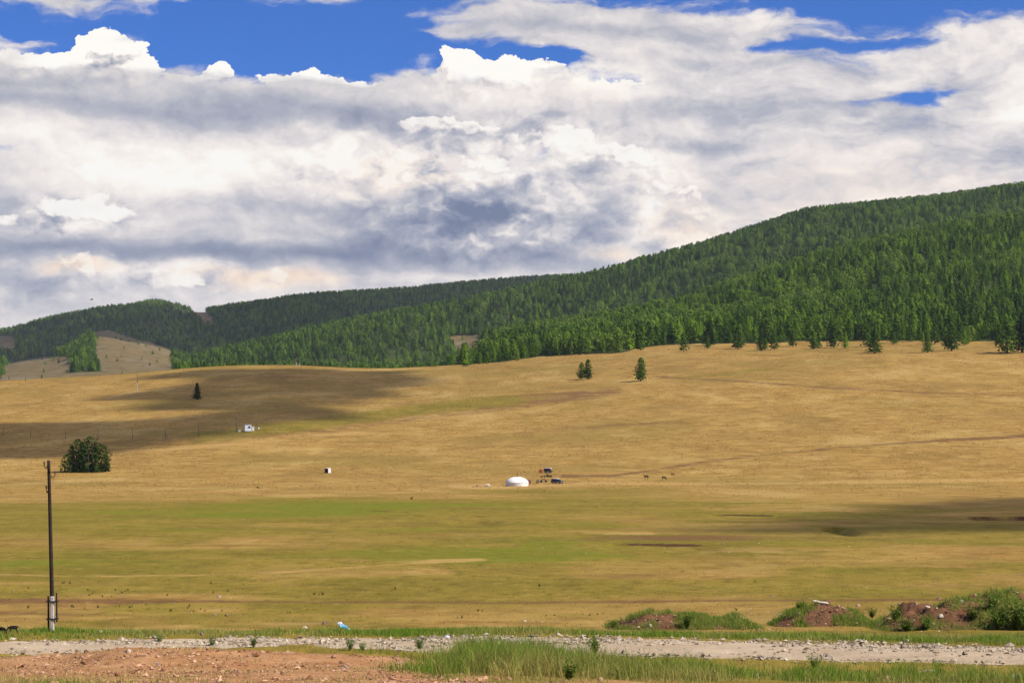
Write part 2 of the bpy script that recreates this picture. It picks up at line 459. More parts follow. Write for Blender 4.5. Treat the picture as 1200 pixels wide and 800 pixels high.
# ------------------------------------------------------------------ helpers for objects
def link(o, parent=None):
    COL.objects.link(o)
    if parent is not None: o.parent = parent
    return o
def np_mesh(name, V, Fc, mat=None, smooth=False, cols=None):
    """mesh from arrays; Fc is (n,3) or (n,4)"""
    me = bpy.data.meshes.new(name)
    V = np.asarray(V, np.float32); Fc = np.asarray(Fc, np.int32)
    n, k = Fc.shape
    me.vertices.add(len(V)); me.vertices.foreach_set('co', V.ravel())
    me.loops.add(n * k); me.loops.foreach_set('vertex_index', Fc.ravel())
    me.polygons.add(n)
    me.polygons.foreach_set('loop_start', np.arange(0, n * k, k, dtype=np.int32))
    me.polygons.foreach_set('loop_total', np.full(n, k, np.int32))
    me.polygons.foreach_set('use_smooth', np.full(n, smooth, bool))
    if cols:
        for an, arr in cols.items():
            at = me.attributes.new(an, 'FLOAT', 'POINT'); at.data.foreach_set('value', np.asarray(arr, np.float32))
    me.update(calc_edges=True); me.validate()
    if mat: me.materials.append(mat)
    return me
def mesh_obj(name, me, parent=None):
    return link(bpy.data.objects.new(name, me), parent)
def bm_obj(name, bm, mat, parent=None, smooth=False):
    me = bpy.data.meshes.new(name)
    bmesh.ops.recalc_face_normals(bm, faces=bm.faces)
    bm.to_mesh(me); bm.free()
    if smooth: me.polygons.foreach_set('use_smooth', np.full(len(me.polygons), True))
    me.materials.append(mat)
    return mesh_obj(name, me, parent)
def tag(o, label=None, cat=None, group=None, kind=None):
    if label: o['label'] = label
    if cat: o['category'] = cat
    if group: o['group'] = group
    if kind: o['kind'] = kind
    return o
def thing(name, loc, label, cat, group=None, rotz=0.0, scale=1.0):
    o = bpy.data.objects.new(name, None); COL.objects.link(o)
    o.location = [float(c) for c in loc]; o.rotation_euler = (0, 0, rotz); o.scale = (scale,) * 3; o.empty_display_size = 0.5
    return tag(o, label, cat, group)
def add_box(bm, c, s, rot=None):
    M = Matrix.Translation(c) @ (rot.to_4x4() if rot else Matrix.Identity(4)) @ Matrix.Diagonal((s[0], s[1], s[2], 1))
    return bmesh.ops.create_cube(bm, size=1.0, matrix=M)['verts']
def add_tube(bm, p, q, r0, r1=None, n=8, caps=True):
    p = Vector(p); q = Vector(q); r1 = r0 if r1 is None else r1
    d = q - p
    M = Matrix.Translation((p + q) / 2) @ d.to_track_quat('Z', 'Y').to_matrix().to_4x4()
    return bmesh.ops.create_cone(bm, cap_ends=caps, segments=n, radius1=r0, radius2=max(r1, 1e-4), depth=d.length, matrix=M)['verts']
def add_lathe(bm, prof, n=24, c=(0, 0, 0)):
    rings = []
    for r, z in prof:
        rings.append([bm.verts.new((c[0] + r * math.cos(2 * math.pi * k / n), c[1] + r * math.sin(2 * math.pi * k / n), c[2] + z)) for k in range(n)])
    for a, b in zip(rings[:-1], rings[1:]):
        for k in range(n): bm.faces.new((a[k], a[(k + 1) % n], b[(k + 1) % n], b[k]))
    bm.faces.new(rings[0]); bm.faces.new(rings[-1])
def px_m(p):              # picture pixels (of 1200) per metre at a place
    return F / p[1]

# ------------------------------------------------------------------ materials
def mat_base(name, rough=0.9, spec=0.2):
    m = bpy.data.materials.new(name); m.use_nodes = True
    g = m.node_tree; b = g.nodes['Principled BSDF']
    b.inputs['Roughness'].default_value = rough; b.inputs['Specular IOR Level'].default_value = spec
    return m, g, b
def mat_plain(name, col, rough=0.8, var=0.15, scale=6.0, spec=0.3, metal=0.0, bump=0.0):
    m, g, b = mat_base(name, rough, spec)
    b.inputs['Metallic'].default_value = metal
    tc = g.nodes.new('ShaderNodeTexCoord'); O = S(g, tc.outputs['Object'])
    n = noise_tex(g, O, scale, 5.0, 0.6)
    c = mixc(g, n.ramp(0.3, 0.7), tuple(x * (1 - var) for x in col), tuple(min(1, x * (1 + var)) for x in col))
    g.links.new(c.s, b.inputs['Base Color'])
    if bump:
        bn = g.nodes.new('ShaderNodeBump'); bn.inputs['Strength'].default_value = bump; bn.inputs['Distance'].default_value = 0.02
        g.links.new(n.s, bn.inputs['Height']); g.links.new(bn.outputs[0], b.inputs['Normal'])
    return m
def attr(g, name):
    n = g.nodes.new('ShaderNodeAttribute'); n.attribute_name = name
    return S(g, n.outputs['Fac'])

def ground_material():
    m, g, b = mat_base('land', 0.95, 0.05)
    geo = g.nodes.new('ShaderNodeNewGeometry'); P = S(g, geo.outputs['Position'])
    n_big = noise_tex(g, P, 0.011, 4.0, 0.6)
    n_mid = noise_tex(g, P, 0.07, 5.0, 0.62)
    n_sm = noise_tex(g, P, 0.55, 6.0, 0.68)
    n_pt = noise_tex(g, P, 0.19, 4.0, 0.7)
    n_fine = noise_tex(g, P, 3.2, 5.0, 0.7)
    n_gr = noise_tex(g, P, 22.0, 3.0, 0.7)
    Ps = vmath(g, 'MULTIPLY', P, (0.25, 1.0, 1.0))
    n_st = noise_tex(g, Ps, 0.10, 6.0, 0.62)
    green, dirt, soil, stone, forest, pale, bare = [attr(g, a) for a in ('green', 'dirt', 'soil', 'stone', 'woods', 'pale', 'bare')]
    # dry steppe grass
    dry = mixc(g, n_mid.ramp(0.30, 0.70), (0.262, 0.152, 0.036), (0.335, 0.213, 0.060))
    dry = mixc(g, n_sm.ramp(0.42, 0.75) * 0.75, dry, (0.40, 0.258, 0.074))
    dry = mixc(g, n_st.ramp(0.54, 0.72) * 0.55, dry, (0.17, 0.088, 0.024))
    dry = mixc(g, n_fine.ramp(0.52, 0.78) * 0.5, dry, (0.14, 0.076, 0.020))
    dry = mixc(g, n_pt.ramp(0.50, 0.68) * 0.75, dry, (0.185, 0.102, 0.026))
    dry = mixc(g, n_pt.ramp(0.47, 0.33) * 0.55, dry, (0.44, 0.295, 0.095))
    n_br = noise_tex(g, vmath(g, 'MULTIPLY', P, (1.0, 0.55, 1.0)), 0.032, 5.0, 0.65)
    dry = mixc(g, n_big.ramp(0.48, 0.66) * 0.6, dry, (0.205, 0.148, 0.032))
    dry = mixc(g, n_br.ramp(0.52, 0.68) * 0.55, dry, (0.190, 0.118, 0.032))
    dry = mixc(g, n_br.ramp(0.47, 0.34) * 0.55, dry, (0.42, 0.290, 0.100))
    grn = mixc(g, n_mid.ramp(0.32, 0.68), (0.165, 0.128, 0.018), (0.245, 0.176, 0.030))
    grn = mixc(g, n_fine.ramp(0.48, 0.80) * 0.55, grn, (0.080, 0.070, 0.010))
    grn = mixc(g, n_sm.ramp(0.5, 0.8) * 0.5, grn, (0.26, 0.175, 0.04))
    grn = mixc(g, n_pt.ramp(0.50, 0.70) * 0.55, grn, (0.105, 0.080, 0.015))
    grn = mixc(g, n_sm.ramp(0.47, 0.36) * 0.6, grn, (0.105, 0.078, 0.014))
    n_sk = noise_tex(g, vmath(g, 'MULTIPLY', P, (0.6, 0.28, 1.0)), 1.0, 4.0, 0.7)
    grn = mixc(g, n_sk.ramp(0.54, 0.68) * 0.6, grn, (0.30, 0.205, 0.055))
    grn = mixc(g, n_sk.ramp(0.44, 0.33) * 0.6, grn, (0.090, 0.072, 0.012))
    dry = mixc(g, n_sk.ramp(0.45, 0.33) * 0.45, dry, (0.150, 0.088, 0.022))
    gw = (green + (n_mid - 0.5) * 0.5 + (n_sm - 0.5) * 0.35 + (n_st - 0.5) * 0.4)
    c = mixc(g, gw.ramp(0.25, 0.80), dry, grn)
    lush = mixc(g, n_sm.ramp(0.3, 0.7), (0.115, 0.135, 0.010), (0.165, 0.165, 0.016))
    c = mixc(g, (green - 1.0 + (n_mid - 0.5) * 0.9 + (n_pt - 0.5) * 0.8).ramp(0.0, 0.8) * 0.9, c, lush)
    # trodden or washed-out earth
    dw = dirt + (n_sm - 0.5) * 0.9 + (n_pt - 0.5) * 0.9 + (n_fine - 0.5) * 0.3 - 0.08
    brown = mixc(g, n_fine.ramp(0.3, 0.7), (0.105, 0.050, 0.020), (0.185, 0.098, 0.044))
    c = mixc(g, dw.ramp(0.30, 0.85) * 0.85, c, brown)
    pw = pale + (n_sm - 0.5) * 0.8 + (n_pt - 0.5) * 1.0 + (n_fine - 0.5) * 0.4 - 0.10
    c = mixc(g, pw.ramp(0.35, 0.9) * 0.8, c, (0.40, 0.255, 0.085))
    sw = stone + (n_sm - 0.5) * 1.0 + (n_pt - 0.5) * 1.0 + (n_fine - 0.5) * 0.5 - 0.08
    grey = mixc(g, n_fine.ramp(0.3, 0.7), (0.17, 0.115, 0.062), (0.30, 0.22, 0.135))
    c = mixc(g, sw.ramp(0.35, 0.9) * 0.8, c, grey)
    # bare dark bank faces
    c = mixc(g, (bare + (n_fine - 0.5) * 0.6).ramp(0.35, 0.75), c, (0.078, 0.040, 0.018))
    # red earth near the road
    red = mixc(g, n_sm.ramp(0.3, 0.7), (0.30, 0.140, 0.056), (0.44, 0.245, 0.115))
    red = mixc(g, n_fine.ramp(0.5, 0.72) * 0.6, red, (0.17, 0.065, 0.030))
    red = mixc(g, n_gr.ramp(0.55, 0.75) * 0.5, red, (0.46, 0.27, 0.15))
    c = mixc(g, (soil + (n_sm - 0.5) * 0.9 + (n_fine - 0.5) * 0.4).ramp(0.4, 0.62), c, red)
    hillc = mixc(g, n_mid.ramp(0.3, 0.7), (0.105, 0.082, 0.034), (0.180, 0.130, 0.058))
    hillc = mixc(g, noise_tex(g, P, 0.03, 5.0, 0.65).ramp(0.55, 0.65) * 0.7, hillc, (0.19, 0.17, 0.135))
    c = mixc(g, attr(g, 'heights'), c, hillc)
    # woodland floor
    flo = mixc(g, n_mid.ramp(0.3, 0.7), (0.030, 0.045, 0.012), (0.055, 0.070, 0.018))
    c = mixc(g, forest.ramp(0.3, 0.7), c, flo)
    g.links.new(c.s, b.inputs['Base Color'])
    hgt = n_sm * 0.25 + n_fine * 0.10 + n_gr * 0.02
    bn = g.nodes.new('ShaderNodeBump'); bn.inputs['Strength'].default_value = 0.75; bn.inputs['Distance'].default_value = 1.0
    g.links.new(hgt.s, bn.inputs['Height']); g.links.new(bn.outputs[0], b.inputs['Normal'])
    return m

# ------------------------------------------------------------------ ground sheet
def seg_dist(X, Y, pts, ky=1.0):
    d = np.full(X.shape, 1e9)
    for (x0, y0), (x1, y1) in zip(pts[:-1], pts[1:]):
        dx, dy = x1 - x0, (y1 - y0) * ky
        t = np.clip(((X - x0) * dx + (Y - y0) * ky * dy) / (dx * dx + dy * dy), 0, 1)
        d = np.minimum(d, np.hypot(X - x0 - t * dx, (Y - y0) * ky - t * dy))
    return d
def in_poly(X, Y, poly):
    ins = np.zeros(X.shape, bool)
    n = len(poly)
    for i in range(n):
        x0, y0 = poly[i]; x1, y1 = poly[(i + 1) % n]
        if y0 == y1: continue
        c = ((y0 > Y) != (y1 > Y)) & (X < (x1 - x0) * (Y - y0) / (y1 - y0) + x0)
        ins ^= c
    return ins
def el(X, Y, cx, cy, rx, ry): return np.exp(-(((X - cx) / rx) ** 2 + ((Y - cy) / ry) ** 2))

BALD = [[(109, 389), (125, 386), (150, 394), (180, 402), (201, 410), (203, 437), (150, 442), (122, 442), (112, 415)],
        [(4, 426), (25, 421), (55, 418), (80, 418), (86, 440), (40, 446), (2, 446)],
        [(522, 393), (560, 391), (563, 402), (575, 424), (576, 446), (545, 446), (534, 412)],
        [(207, 355), (222, 357), (240, 360), (250, 378), (240, 382), (228, 370)],
        [(-60, 395), (16, 394), (20, 410), (-60, 415)]]
def woods_mask(X, Y, r, x, y):
    wob = 6.0 * fbm(x / 45.0, y / 120.0, 3, 91)
    edge = np.interp(X, [540, 560, 700, 760, 820, 860, 900, 1000, 1100, 1200, 1700], [430, 425, 413.5, 408.5, 404.5, 405, 404, 402, 400, 398, 394])
    w = np.where(X > 540, (Y + wob < edge) & (r > 1050), np.where(X < 206, r > 2450, r > 1620))
    Xw = X + 4 * fbm(x / 70., y / 90., 3, 95); Yw = Y + 2.5 * fbm(x / 80., y / 70., 3, 96)
    for k, p in enumerate(BALD):
        far_ok = r > (1600 if k != 3 else 4000)
        w &= ~(in_poly(Xw, Yw, p) & far_ok)
    return w
GRID = {}
def build_ground():
    az = np.concatenate([np.linspace(-math.pi, -0.75, 30)[:-1], np.linspace(-0.75, -0.31, 45)[:-1], np.linspace(-0.31, 0.31, 400), np.linspace(0.31, 0.75, 45)[1:], np.linspace(0.75, math.pi, 30)[1:]])
    r = np.concatenate([np.array([0.5, 1.5]), np.arange(3, 40, 2.0), np.arange(40, 60, 0.8), np.arange(60, 116, 0.28), np.arange(116, 200, 0.8), np.arange(200, 330, 0.5), np.arange(330, 520, 2.5),
                        np.arange(520, 1260, 5.0), np.arange(1260, 5600, 24.0), np.geomspace(5600, 14000, 12)])
    A, R = np.meshgrid(az, r)
    # rings are kept square to the view inside the frame
    Rt = R / np.cos(np.clip(A, -0.30, 0.30))
    x = Rt * np.sin(A); y = Rt * np.cos(A)
    z = height(x, y)
    X = columns_of(x, y); Y = HOR - F * (z - EYE) / R
    GRID.update(A=A, R=R, Y=Y, az=az, r=r)
    nr, nc = A.shape
    idx = np.arange(nr * nc).reshape(nr, nc)
    q = np.stack([idx[:-1, :-1], idx[:-1, 1:], idx[1:, 1:], idx[1:, :-1]], -1).reshape(-1, 4)
    V = np.stack([x, y, z], -1).reshape(-1, 3)
    X = X.ravel(); Y = Y.ravel(); Rf = R.ravel(); xf = x.ravel(); yf = y.ravel()
    near_far = Rf < 1500
    wob = 8 * fbm(xf / 40., yf / 40., 3, 41)
    # green: the valley floor, brightest in a band on the left
    wb2 = 16 * fbm(xf / 60., yf / 70., 4, 43) + 5 * fbm(xf / 12., yf / 25., 3, 44)
    wb3 = 11 * fbm(xf / 15., yf / 130., 4, 45)
    Yg = Y + 0.6 * wb2 + 0.8 * wb3 + np.interp(X, [430, 680], [0, 11])
    G = 0.58 * sstep(556, 622, Y + wob + wb2 + wb3 + np.interp(X, [430, 680], [0, 10])) * np.interp(X, [600, 800], [1.0, 0.82]) * (1 - 0.45 * sstep(640, 720, Y)) + 0.95 * el(X, Y + 0.35 * wb2, 250, 597, 300, 11) + 0.5 * el(X, Yg, 60, 612, 260, 18) + 0.35 * el(X, Yg, 560, 600, 160, 14)
    G += 0.35 * el(X, Yg, 1080, 637, 170, 10) + 0.3 * el(X, Yg, 750, 590, 300, 14) + 0.2 * el(X, Yg, 500, 650, 200, 12) + 0.12 * el(X, Yg, 800, 670, 300, 14)
    G += 1.15 * np.exp(-(seg_dist(X, Y + 0.3 * wb2, [(230, 514), (330, 500), (430, 487), (520, 478), (600, 472)], 2.0) / 15) ** 2)
    G += 0.6 * np.exp(-(seg_dist(X, Y, [(790, 442), (830, 440), (900, 432)], 2.0) / 8) ** 2) + 0.5 * el(X, Yg, 130, 448, 110, 4) + 0.5 * el(X, Yg, 630, 503, 50, 3)
    G += 0.35 * el(X, Yg, 850, 413, 60, 6) + 0.35 * sstep(735, 742, Y) * (Rf < 125) + 0.25 * el(X, Yg, 230, 488, 90, 8)
    pn = fbm(xf / 34., yf / 26., 4, 47); pn2 = fbm(xf / 12., yf / 16., 3, 48)
    G += 0.75 * sstep(0.05, 0.45, pn) * sstep(560, 600, Y) * (1 - 0.5 * sstep(660, 720, Y)) + 0.35 * sstep(0.15, 0.5, pn2) * sstep(575, 610, Y) - 0.25 * sstep(0.1, 0.5, -pn) * sstep(560, 600, Y)
    G *= near_far
    # brown: tracks and worn strips
    D = 0.85 * np.exp(-(seg_dist(X, Y, [(-300, 703), (200, 704), (600, 706), (900, 703), (1300, 702), (1600, 703)], 3.0) / 7) ** 2)
    D += 0.5 * np.exp(-(seg_dist(X, Y, [(-100, 716), (300, 724), (700, 723), (880, 716), (1250, 708)], 3.0) / 7) ** 2)
    D += 0.8 * np.exp(-(seg_dist(X, Y + 0.12 * wb2, [(662, 558), (720, 557), (790, 546), (900, 533), (1010, 522), (1100, 516), (1210, 511), (1500, 500)], 2.0) / 4.5) ** 2)
    D += 0.8 * np.exp(-(seg_dist(X, Y + 0.12 * wb2, [(770, 442), (860, 446), (960, 454), (1080, 460), (1210, 463), (1500, 470)], 2.0) / 4.0) ** 2)
    D += 0.62 * np.exp(-(seg_dist(X, Y + 0.3 * wb2, [(150, 520), (330, 508), (480, 490), (600, 480), (720, 458)], 2.0) / 14) ** 2)
    D += 0.4 * np.exp(-(seg_dist(X, Y, [(0, 560), (200, 580), (420, 573), (520, 568)], 3.0) / 9) ** 2)
    D += 0.5 * np.exp(-(seg_dist(X, Y, [(540, 512), (600, 508), (720, 498), (800, 494)], 3.0) / 7) ** 2)
    D += 0.55 * el(X, Y, 300, 442, 130, 14) + 0.3 * el(X, Y, 180, 470, 120, 14) + 0.5 * el(X, Y, 640, 557, 34, 6) + 0.3 * el(X, Y, 760, 640, 90, 8) + 0.4 * el(X, Y, 1000, 612, 60, 9)
    D += 0.30 * el(X, Y + 0.3 * wb2, 620, 466, 150, 9) + 0.4 * el(X, Y + 0.3 * wb2, 880, 500, 260, 8) + 0.45 * el(X, Y, 800, 629, 90, 4)
    D += 0.5 * sstep(0.25, 0.55, fbm(xf / 40. + 9, yf / 16., 4, 49)) * sstep(570, 610, Y) + 0.35 * sstep(0.25, 0.6, fbm(xf / 90. + 3, yf / 40., 4, 50)) * (Y < 575)
    D *= near_far
    Pl = 0.8 * np.exp(-(seg_dist(X, Y, [(570, 571), (700, 566), (800, 567), (1000, 566), (1250, 560)], 3.0) / 9) ** 2)
    Pl += 0.7 * np.exp(-(seg_dist(X, Y, [(-100, 672), (150, 675), (300, 672), (480, 660), (560, 655)], 3.0) / 8) ** 2)
    Pl += 0.55 * np.exp(-(seg_dist(X, Y, [(0, 590), (160, 584), (320, 570), (420, 567)], 3.0) / 8) ** 2)
    Pl += 0.5 * np.exp(-(seg_dist(X, Y, [(150, 530), (300, 518), (480, 500)], 3.0) / 10) ** 2) + 0.4 * el(X, Y, 200, 460, 90, 7) + 0.3 * el(X, Y, 60, 468, 90, 10) + 0.35 * el(X, Y, 700, 660, 120, 5)
    Pl += 0.5 * np.exp(-(seg_dist(X, Y, [(600, 616), (680, 622), (760, 624)], 3.0) / 8) ** 2)
    Pl += 0.5 * sstep(0.2, 0.55, fbm(xf / 50. - 5, yf / 18., 4, 51)) * sstep(560, 610, Y) + 0.45 * sstep(0.15, 0.55, fbm(xf / 70. - 3, yf / 35., 4, 52)) * (Y < 580)
    Pl *= near_far
    St = 0.38 * np.exp(-(seg_dist(X, Y, [(640, 645), (760, 652), (900, 660), (1050, 664), (1300, 660)], 2.2) / 15) ** 2) + 0.4 * el(X, Y, 820, 622, 90, 6) + 0.35 * el(X, Y, 680, 632, 80, 8)
    St *= near_far
    # red earth this side of the road on the left; a thin rim round the mounds
    edge_top = np.interp(X, [-700, 0, 70, 110, 300, 470, 560, 640], [772, 771, 764, 758, 762, 770, 788, 812])
    So = sstep(-4, 3, Y - edge_top) * (Rf < 88) * (1 - sstep(470, 580, X + 12 * fbm(xf / 2., yf / 2., 3, 61)))
    So += 0.55 * el(X, Y, 120, 758, 120, 4) * (Rf < 84)
    So *= 1 - 0.85 * el(X, Y, 40, 806, 130, 9)
    So += 0.55 * (Y > 788) * (X > 540) * (X < 800) * sstep(-0.2, 0.35, fbm(xf / 2.5, yf / 2.5, 3, 62)) * (Rf < 75)
    sc = np.zeros_like(X)
    for sx, sy, hgt in _SC:
        ly = np.interp(xf, sx, sy)
        wx = sstep(sx[0], sx[0] + 3, xf) * (1 - sstep(sx[-1] - 3, sx[-1], xf))
        d = ly - yf + 2.2 * fbm(xf / 16.0, yf / 60.0, 3, 71)
        sc = np.maximum(sc, wx * sstep(-0.6, 0.2, d) * (1 - sstep(0.6 + 0.8 * hgt, 1.6 + 1.6 * hgt, d + 0.8 * fbm(xf / 2.5, yf / 2.5, 2, 74))) * min(1.0, 0.5 + hgt) * (0.35 + 0.65 * sstep(-0.45, 0.45, fbm(xf / 5.0, yf / 40.0, 4, 73) + 0.1 + 0.3 * hgt)))
    W = woods_mask(X, Y, Rf, xf, yf).astype(float)
    hill = (Rf >= 1500) * (1 - W)
    me = np_mesh('ground', V, q, ground_material(), True, dict(green=G + hill * (0.12 + 0.3 * fbm(xf / 150, yf / 150, 3, 5)), dirt=np.clip(D, 0, 1) + hill * (0.35 + 0.3 * fbm(xf / 90., yf / 90., 3, 6)), soil=So, stone=np.clip(St, 0, 1) + hill * 0.30, woods=W, heights=(Rf >= 1500).astype(float), pale=np.clip(Pl, 0, 1), bare=sc))
    o = mesh_obj('ground', me)
    tag(o, kind='structure', label='dry grassy steppe rising to wooded hills')
build_ground()

def build_road():
    m, g, b = mat_base('gravel_road', 0.95, 0.1)
    geo = g.nodes.new('ShaderNodeNewGeometry'); P = S(g, geo.outputs['Position'])
    n1 = noise_tex(g, P, 0.5, 5, 0.6); n2 = noise_tex(g, P, 9.0, 4, 0.7); n3 = noise_tex(g, P, 40.0, 2, 0.6)
    c = mixc(g, n1.ramp(0.3, 0.7), (0.36, 0.265, 0.165), (0.46, 0.36, 0.24))
    c = mixc(g, n2.ramp(0.45, 0.7) * 0.5, c, (0.27, 0.20, 0.135))
    c = mixc(g, n3.ramp(0.5, 0.75) * 0.6, c, (0.52, 0.43, 0.31))
    g.links.new(c.s, b.inputs['Base Color'])
    bn = g.nodes.new('ShaderNodeBump'); bn.inputs['Strength'].default_value = 0.7; bn.inputs['Distance'].default_value = 0.06
    h = n2 + n3 * 0.4
    g.links.new(h.s, bn.inputs['Height']); g.links.new(bn.outputs[0], b.inputs['Normal'])
    cx = np.arange(-680, 1881, 3.0)
    t = np.linspace(0, 1, 44)
    C, T = np.meshgrid(cx, t)
    n = np.interp(C, _rx, ROAD_NEAR); f = np.interp(C, _rx, ROAD_FAR)
    d = n + (f - n) * T
    x = (C - 600) / F * d; y = d
    jit = fbm(x / 1.1, y / 1.1, 3, 55)
    edge = np.minimum(T, 1 - T)
    z = height(x, y) + 0.075 + 0.02 * fbm(x / 0.5, y / 0.5, 3, 57) + 0.045 * fbm(x / 9.0, y / 0.9, 2, 58)
    z -= (1 - sstep(0.0, 0.09, edge + 0.035 * jit)) * 0.16
    idx = np.arange(C.size).reshape(C.shape)
    q = np.stack([idx[:-1, :-1], idx[:-1, 1:], idx[1:, 1:], idx[1:, :-1]], -1).reshape(-1, 4)
    me = np_mesh('road', np.stack([x, y, z], -1).reshape(-1, 3), q, m, True)
    tag(mesh_obj('road', me), kind='structure', label='pale gravel road crossing the foreground')
build_road()

# ------------------------------------------------------------------ clouds overhead: their shade lies on the hills and meadow
def cloud_material():
    m = bpy.data.materials.new('cloud'); m.use_nodes = True
    g = m.node_tree
    for n in list(g.nodes): g.nodes.remove(n)
    out = g.nodes.new('ShaderNodeOutputMaterial'); d = g.nodes.new('ShaderNodeBsdfDiffuse'); t = g.nodes.new('ShaderNodeBsdfTransparent'); mx = g.nodes.new('ShaderNodeMixShader')
    d.inputs[0].default_value = (0.85, 0.85, 0.86, 1)
    lw = g.nodes.new('ShaderNodeLayerWeight'); lw.inputs[0].default_value = 0.35
    geo = g.nodes.new('ShaderNodeNewGeometry')
    nz = noise_tex(g, S(g, geo.outputs['Position']), 0.012, 5, 0.6)
    f = (S(g, lw.outputs['Facing']) * 1.1 + nz - 0.75).ramp(0.0, 0.6, 0.56, 1.0)
    g.links.new(f.s, mx.inputs[0]); g.links.new(d.outputs[0], mx.inputs[1]); g.links.new(t.outputs[0], mx.inputs[2]); g.links.new(mx.outputs[0], out.inputs[0])
    return m
def build_cloud(shade, alt, label, puff):
    """a heaped cloud standing where its shade falls on the given stretch of land"""
    pts = np.array([locate(X, Y)[:2] for X, Y in shade])
    mean = pts.mean(0)
    if puff > 100: pts = mean + (pts - mean) * np.array([1.05, 1.45])
    bm = bmesh.new()
    lo, hi = pts.min(0) - puff, pts.max(0) + puff
    poly = [tuple(p) for p in pts]
    rr = random.Random(int(alt))
    step = puff * 0.75
    nx = int((hi[0] - lo[0]) / step) + 1; ny = int((hi[1] - lo[1]) / step) + 1
    for i in range(nx):
        for j in range(ny):
            x = lo[0] + (i + rr.random() * 0.8) * step; y = lo[1] + (j + rr.random() * 0.8) * step
            if not in_poly(np.array([x]), np.array([y]), poly)[0]: continue
            s = puff * rr.uniform(0.55, 0.85)
            M = Matrix.Translation((x, y, rr.uniform(0, 0.3) * puff)) @ Matrix.Rotation(rr.random() * 6, 4, 'Z') @ Matrix.Diagonal((s * rr.uniform(0.8, 1.3), s, s * 0.55, 1))
            bmesh.ops.create_icosphere(bm, subdivisions=2, radius=1.0, matrix=M)
    for v in bm.verts:
        d = mnoise.noise_vector(v.co / (puff * 0.5)) * puff * 0.16
        v.co += d
    off = Vector((SUN_DIR.x / SUN_DIR.z * alt, SUN_DIR.y / SUN_DIR.z * alt, alt))
    zm = float(np.mean(height(pts[:, 0], pts[:, 1])))
    bmesh.ops.translate(bm, verts=bm.verts, vec=off + Vector((0, 0, 0)))
    o = bm_obj('cloud', bm, CLOUD, None, True)
    rm = o.modifiers.new('merge', 'REMESH'); rm.mode = 'VOXEL'; rm.voxel_size = puff / 7.0; rm.use_smooth_shade = True
    off2 = Vector((-SUN_DIR.x / SUN_DIR.z * zm * -1, -SUN_DIR.y / SUN_DIR.z * zm * -1, zm)) * 1.0
    o.location = off2
    tag(o, label=label, kind='stuff')
CLOUD = cloud_material()
build_cloud([(-260, 540), (-20, 532), (110, 526), (190, 512), (250, 492), (320, 478), (365, 455), (400, 436), (360, 430), (290, 429.5), (210, 433), (150, 441), (135, 455), (190, 468), (175, 484), (100, 492), (0, 500), (-260, 505)], 1300.0, 'white heaped cloud drifting above the left of the meadow', 42)
build_cloud([(890, 622), (960, 626), (1040, 623), (1120, 619), (1200, 620), (1320, 622), (1320, 582), (1210, 584), (1120, 591), (1010, 603), (930, 610)], 1210.0, 'small white cloud above the right of the valley floor', 13)
build_cloud([(-250, 440), (-30, 425), (60, 418), (86, 400), (118, 385), (200, 398), (206, 425), (235, 414), (340, 378), (460, 361), (560, 346), (640, 334), (560, 340), (480, 345), (400, 349), (330, 357), (262, 366), (225, 378), (200, 364), (150, 368), (90, 377), (20, 392), (-250, 405)], 1620.0, 'broad cloud above the far wooded hills', 170)

# ------------------------------------------------------------------ haze: pale air round the whole valley
def build_haze():
    m = bpy.data.materials.new('haze'); m.use_nodes = True
    g = m.node_tree
    for n in list(g.nodes): g.nodes.remove(n)
    out = g.nodes.new('ShaderNodeOutputMaterial'); v = g.nodes.new('ShaderNodeVolumePrincipled')
    v.inputs['Color'].default_value = (0.78, 0.87, 1.0, 1); v.inputs['Density'].default_value = HAZE_DENSITY; v.inputs['Anisotropy'].default_value = 0.1
    g.links.new(v.outputs[0], out.inputs['Volume'])
    bm = bmesh.new()
    add_box(bm, (0, 0, (HAZE_TOP - 14.0) / 2), (30000, 30000, HAZE_TOP + 14.0))
    tag(bm_obj('haze', bm, m), kind='stuff', label='thin blue haze lying in the valley')
HAZE_DENSITY = 0.000026
HAZE_TOP = 450.0
USE_HAZE = True
if USE_HAZE: build_haze()

# ------------------------------------------------------------------ foliage
def leaf_material(name, c_dark, c_light, trans=0.35, inst=0.25):
    m = bpy.data.materials.new(name); m.use_nodes = True
    g = m.node_tree
    for n in list(g.nodes): g.nodes.remove(n)
    out = g.nodes.new('ShaderNodeOutputMaterial'); d = g.nodes.new('ShaderNodeBsdfDiffuse'); t = g.nodes.new('ShaderNodeBsdfTranslucent'); mx = g.nodes.new('ShaderNodeMixShader')
    oi = g.nodes.new('ShaderNodeObjectInfo'); rnd = S(g, oi.outputs['Random'])
    sh = attr(g, 'tint')
    f = (sh * (1 - inst) + rnd * inst)
    c = mixc(g, f.ramp(0.1, 0.9), c_dark, c_light)
    g.links.new(c.s, d.inputs[0]); g.links.new(c.s, t.inputs[0]); mx.inputs[0].default_value = trans
    g.links.new(d.outputs[0], mx.inputs[1]); g.links.new(t.outputs[0], mx.inputs[2]); g.links.new(mx.outputs[0], out.inputs[0])
    return m
BARK = mat_plain('bark', (0.085, 0.058, 0.038), 0.95, 0.35, 9.0, 0.1, bump=0.5)
BIRCH_BARK = mat_plain('birch_bark', (0.36, 0.33, 0.28), 0.9, 0.3, 5.0, 0.1)
NEEDLE = leaf_material('needles', (0.016, 0.046, 0.006), (0.105, 0.185, 0.020), 0.25, 0.55)
LARCH = leaf_material('larch_needles', (0.032, 0.086, 0.008), (0.180, 0.300, 0.024), 0.28, 0.55)
BROAD = leaf_material('broad_leaves', (0.052, 0.108, 0.016), (0.210, 0.300, 0.044), 0.28, 0.55)
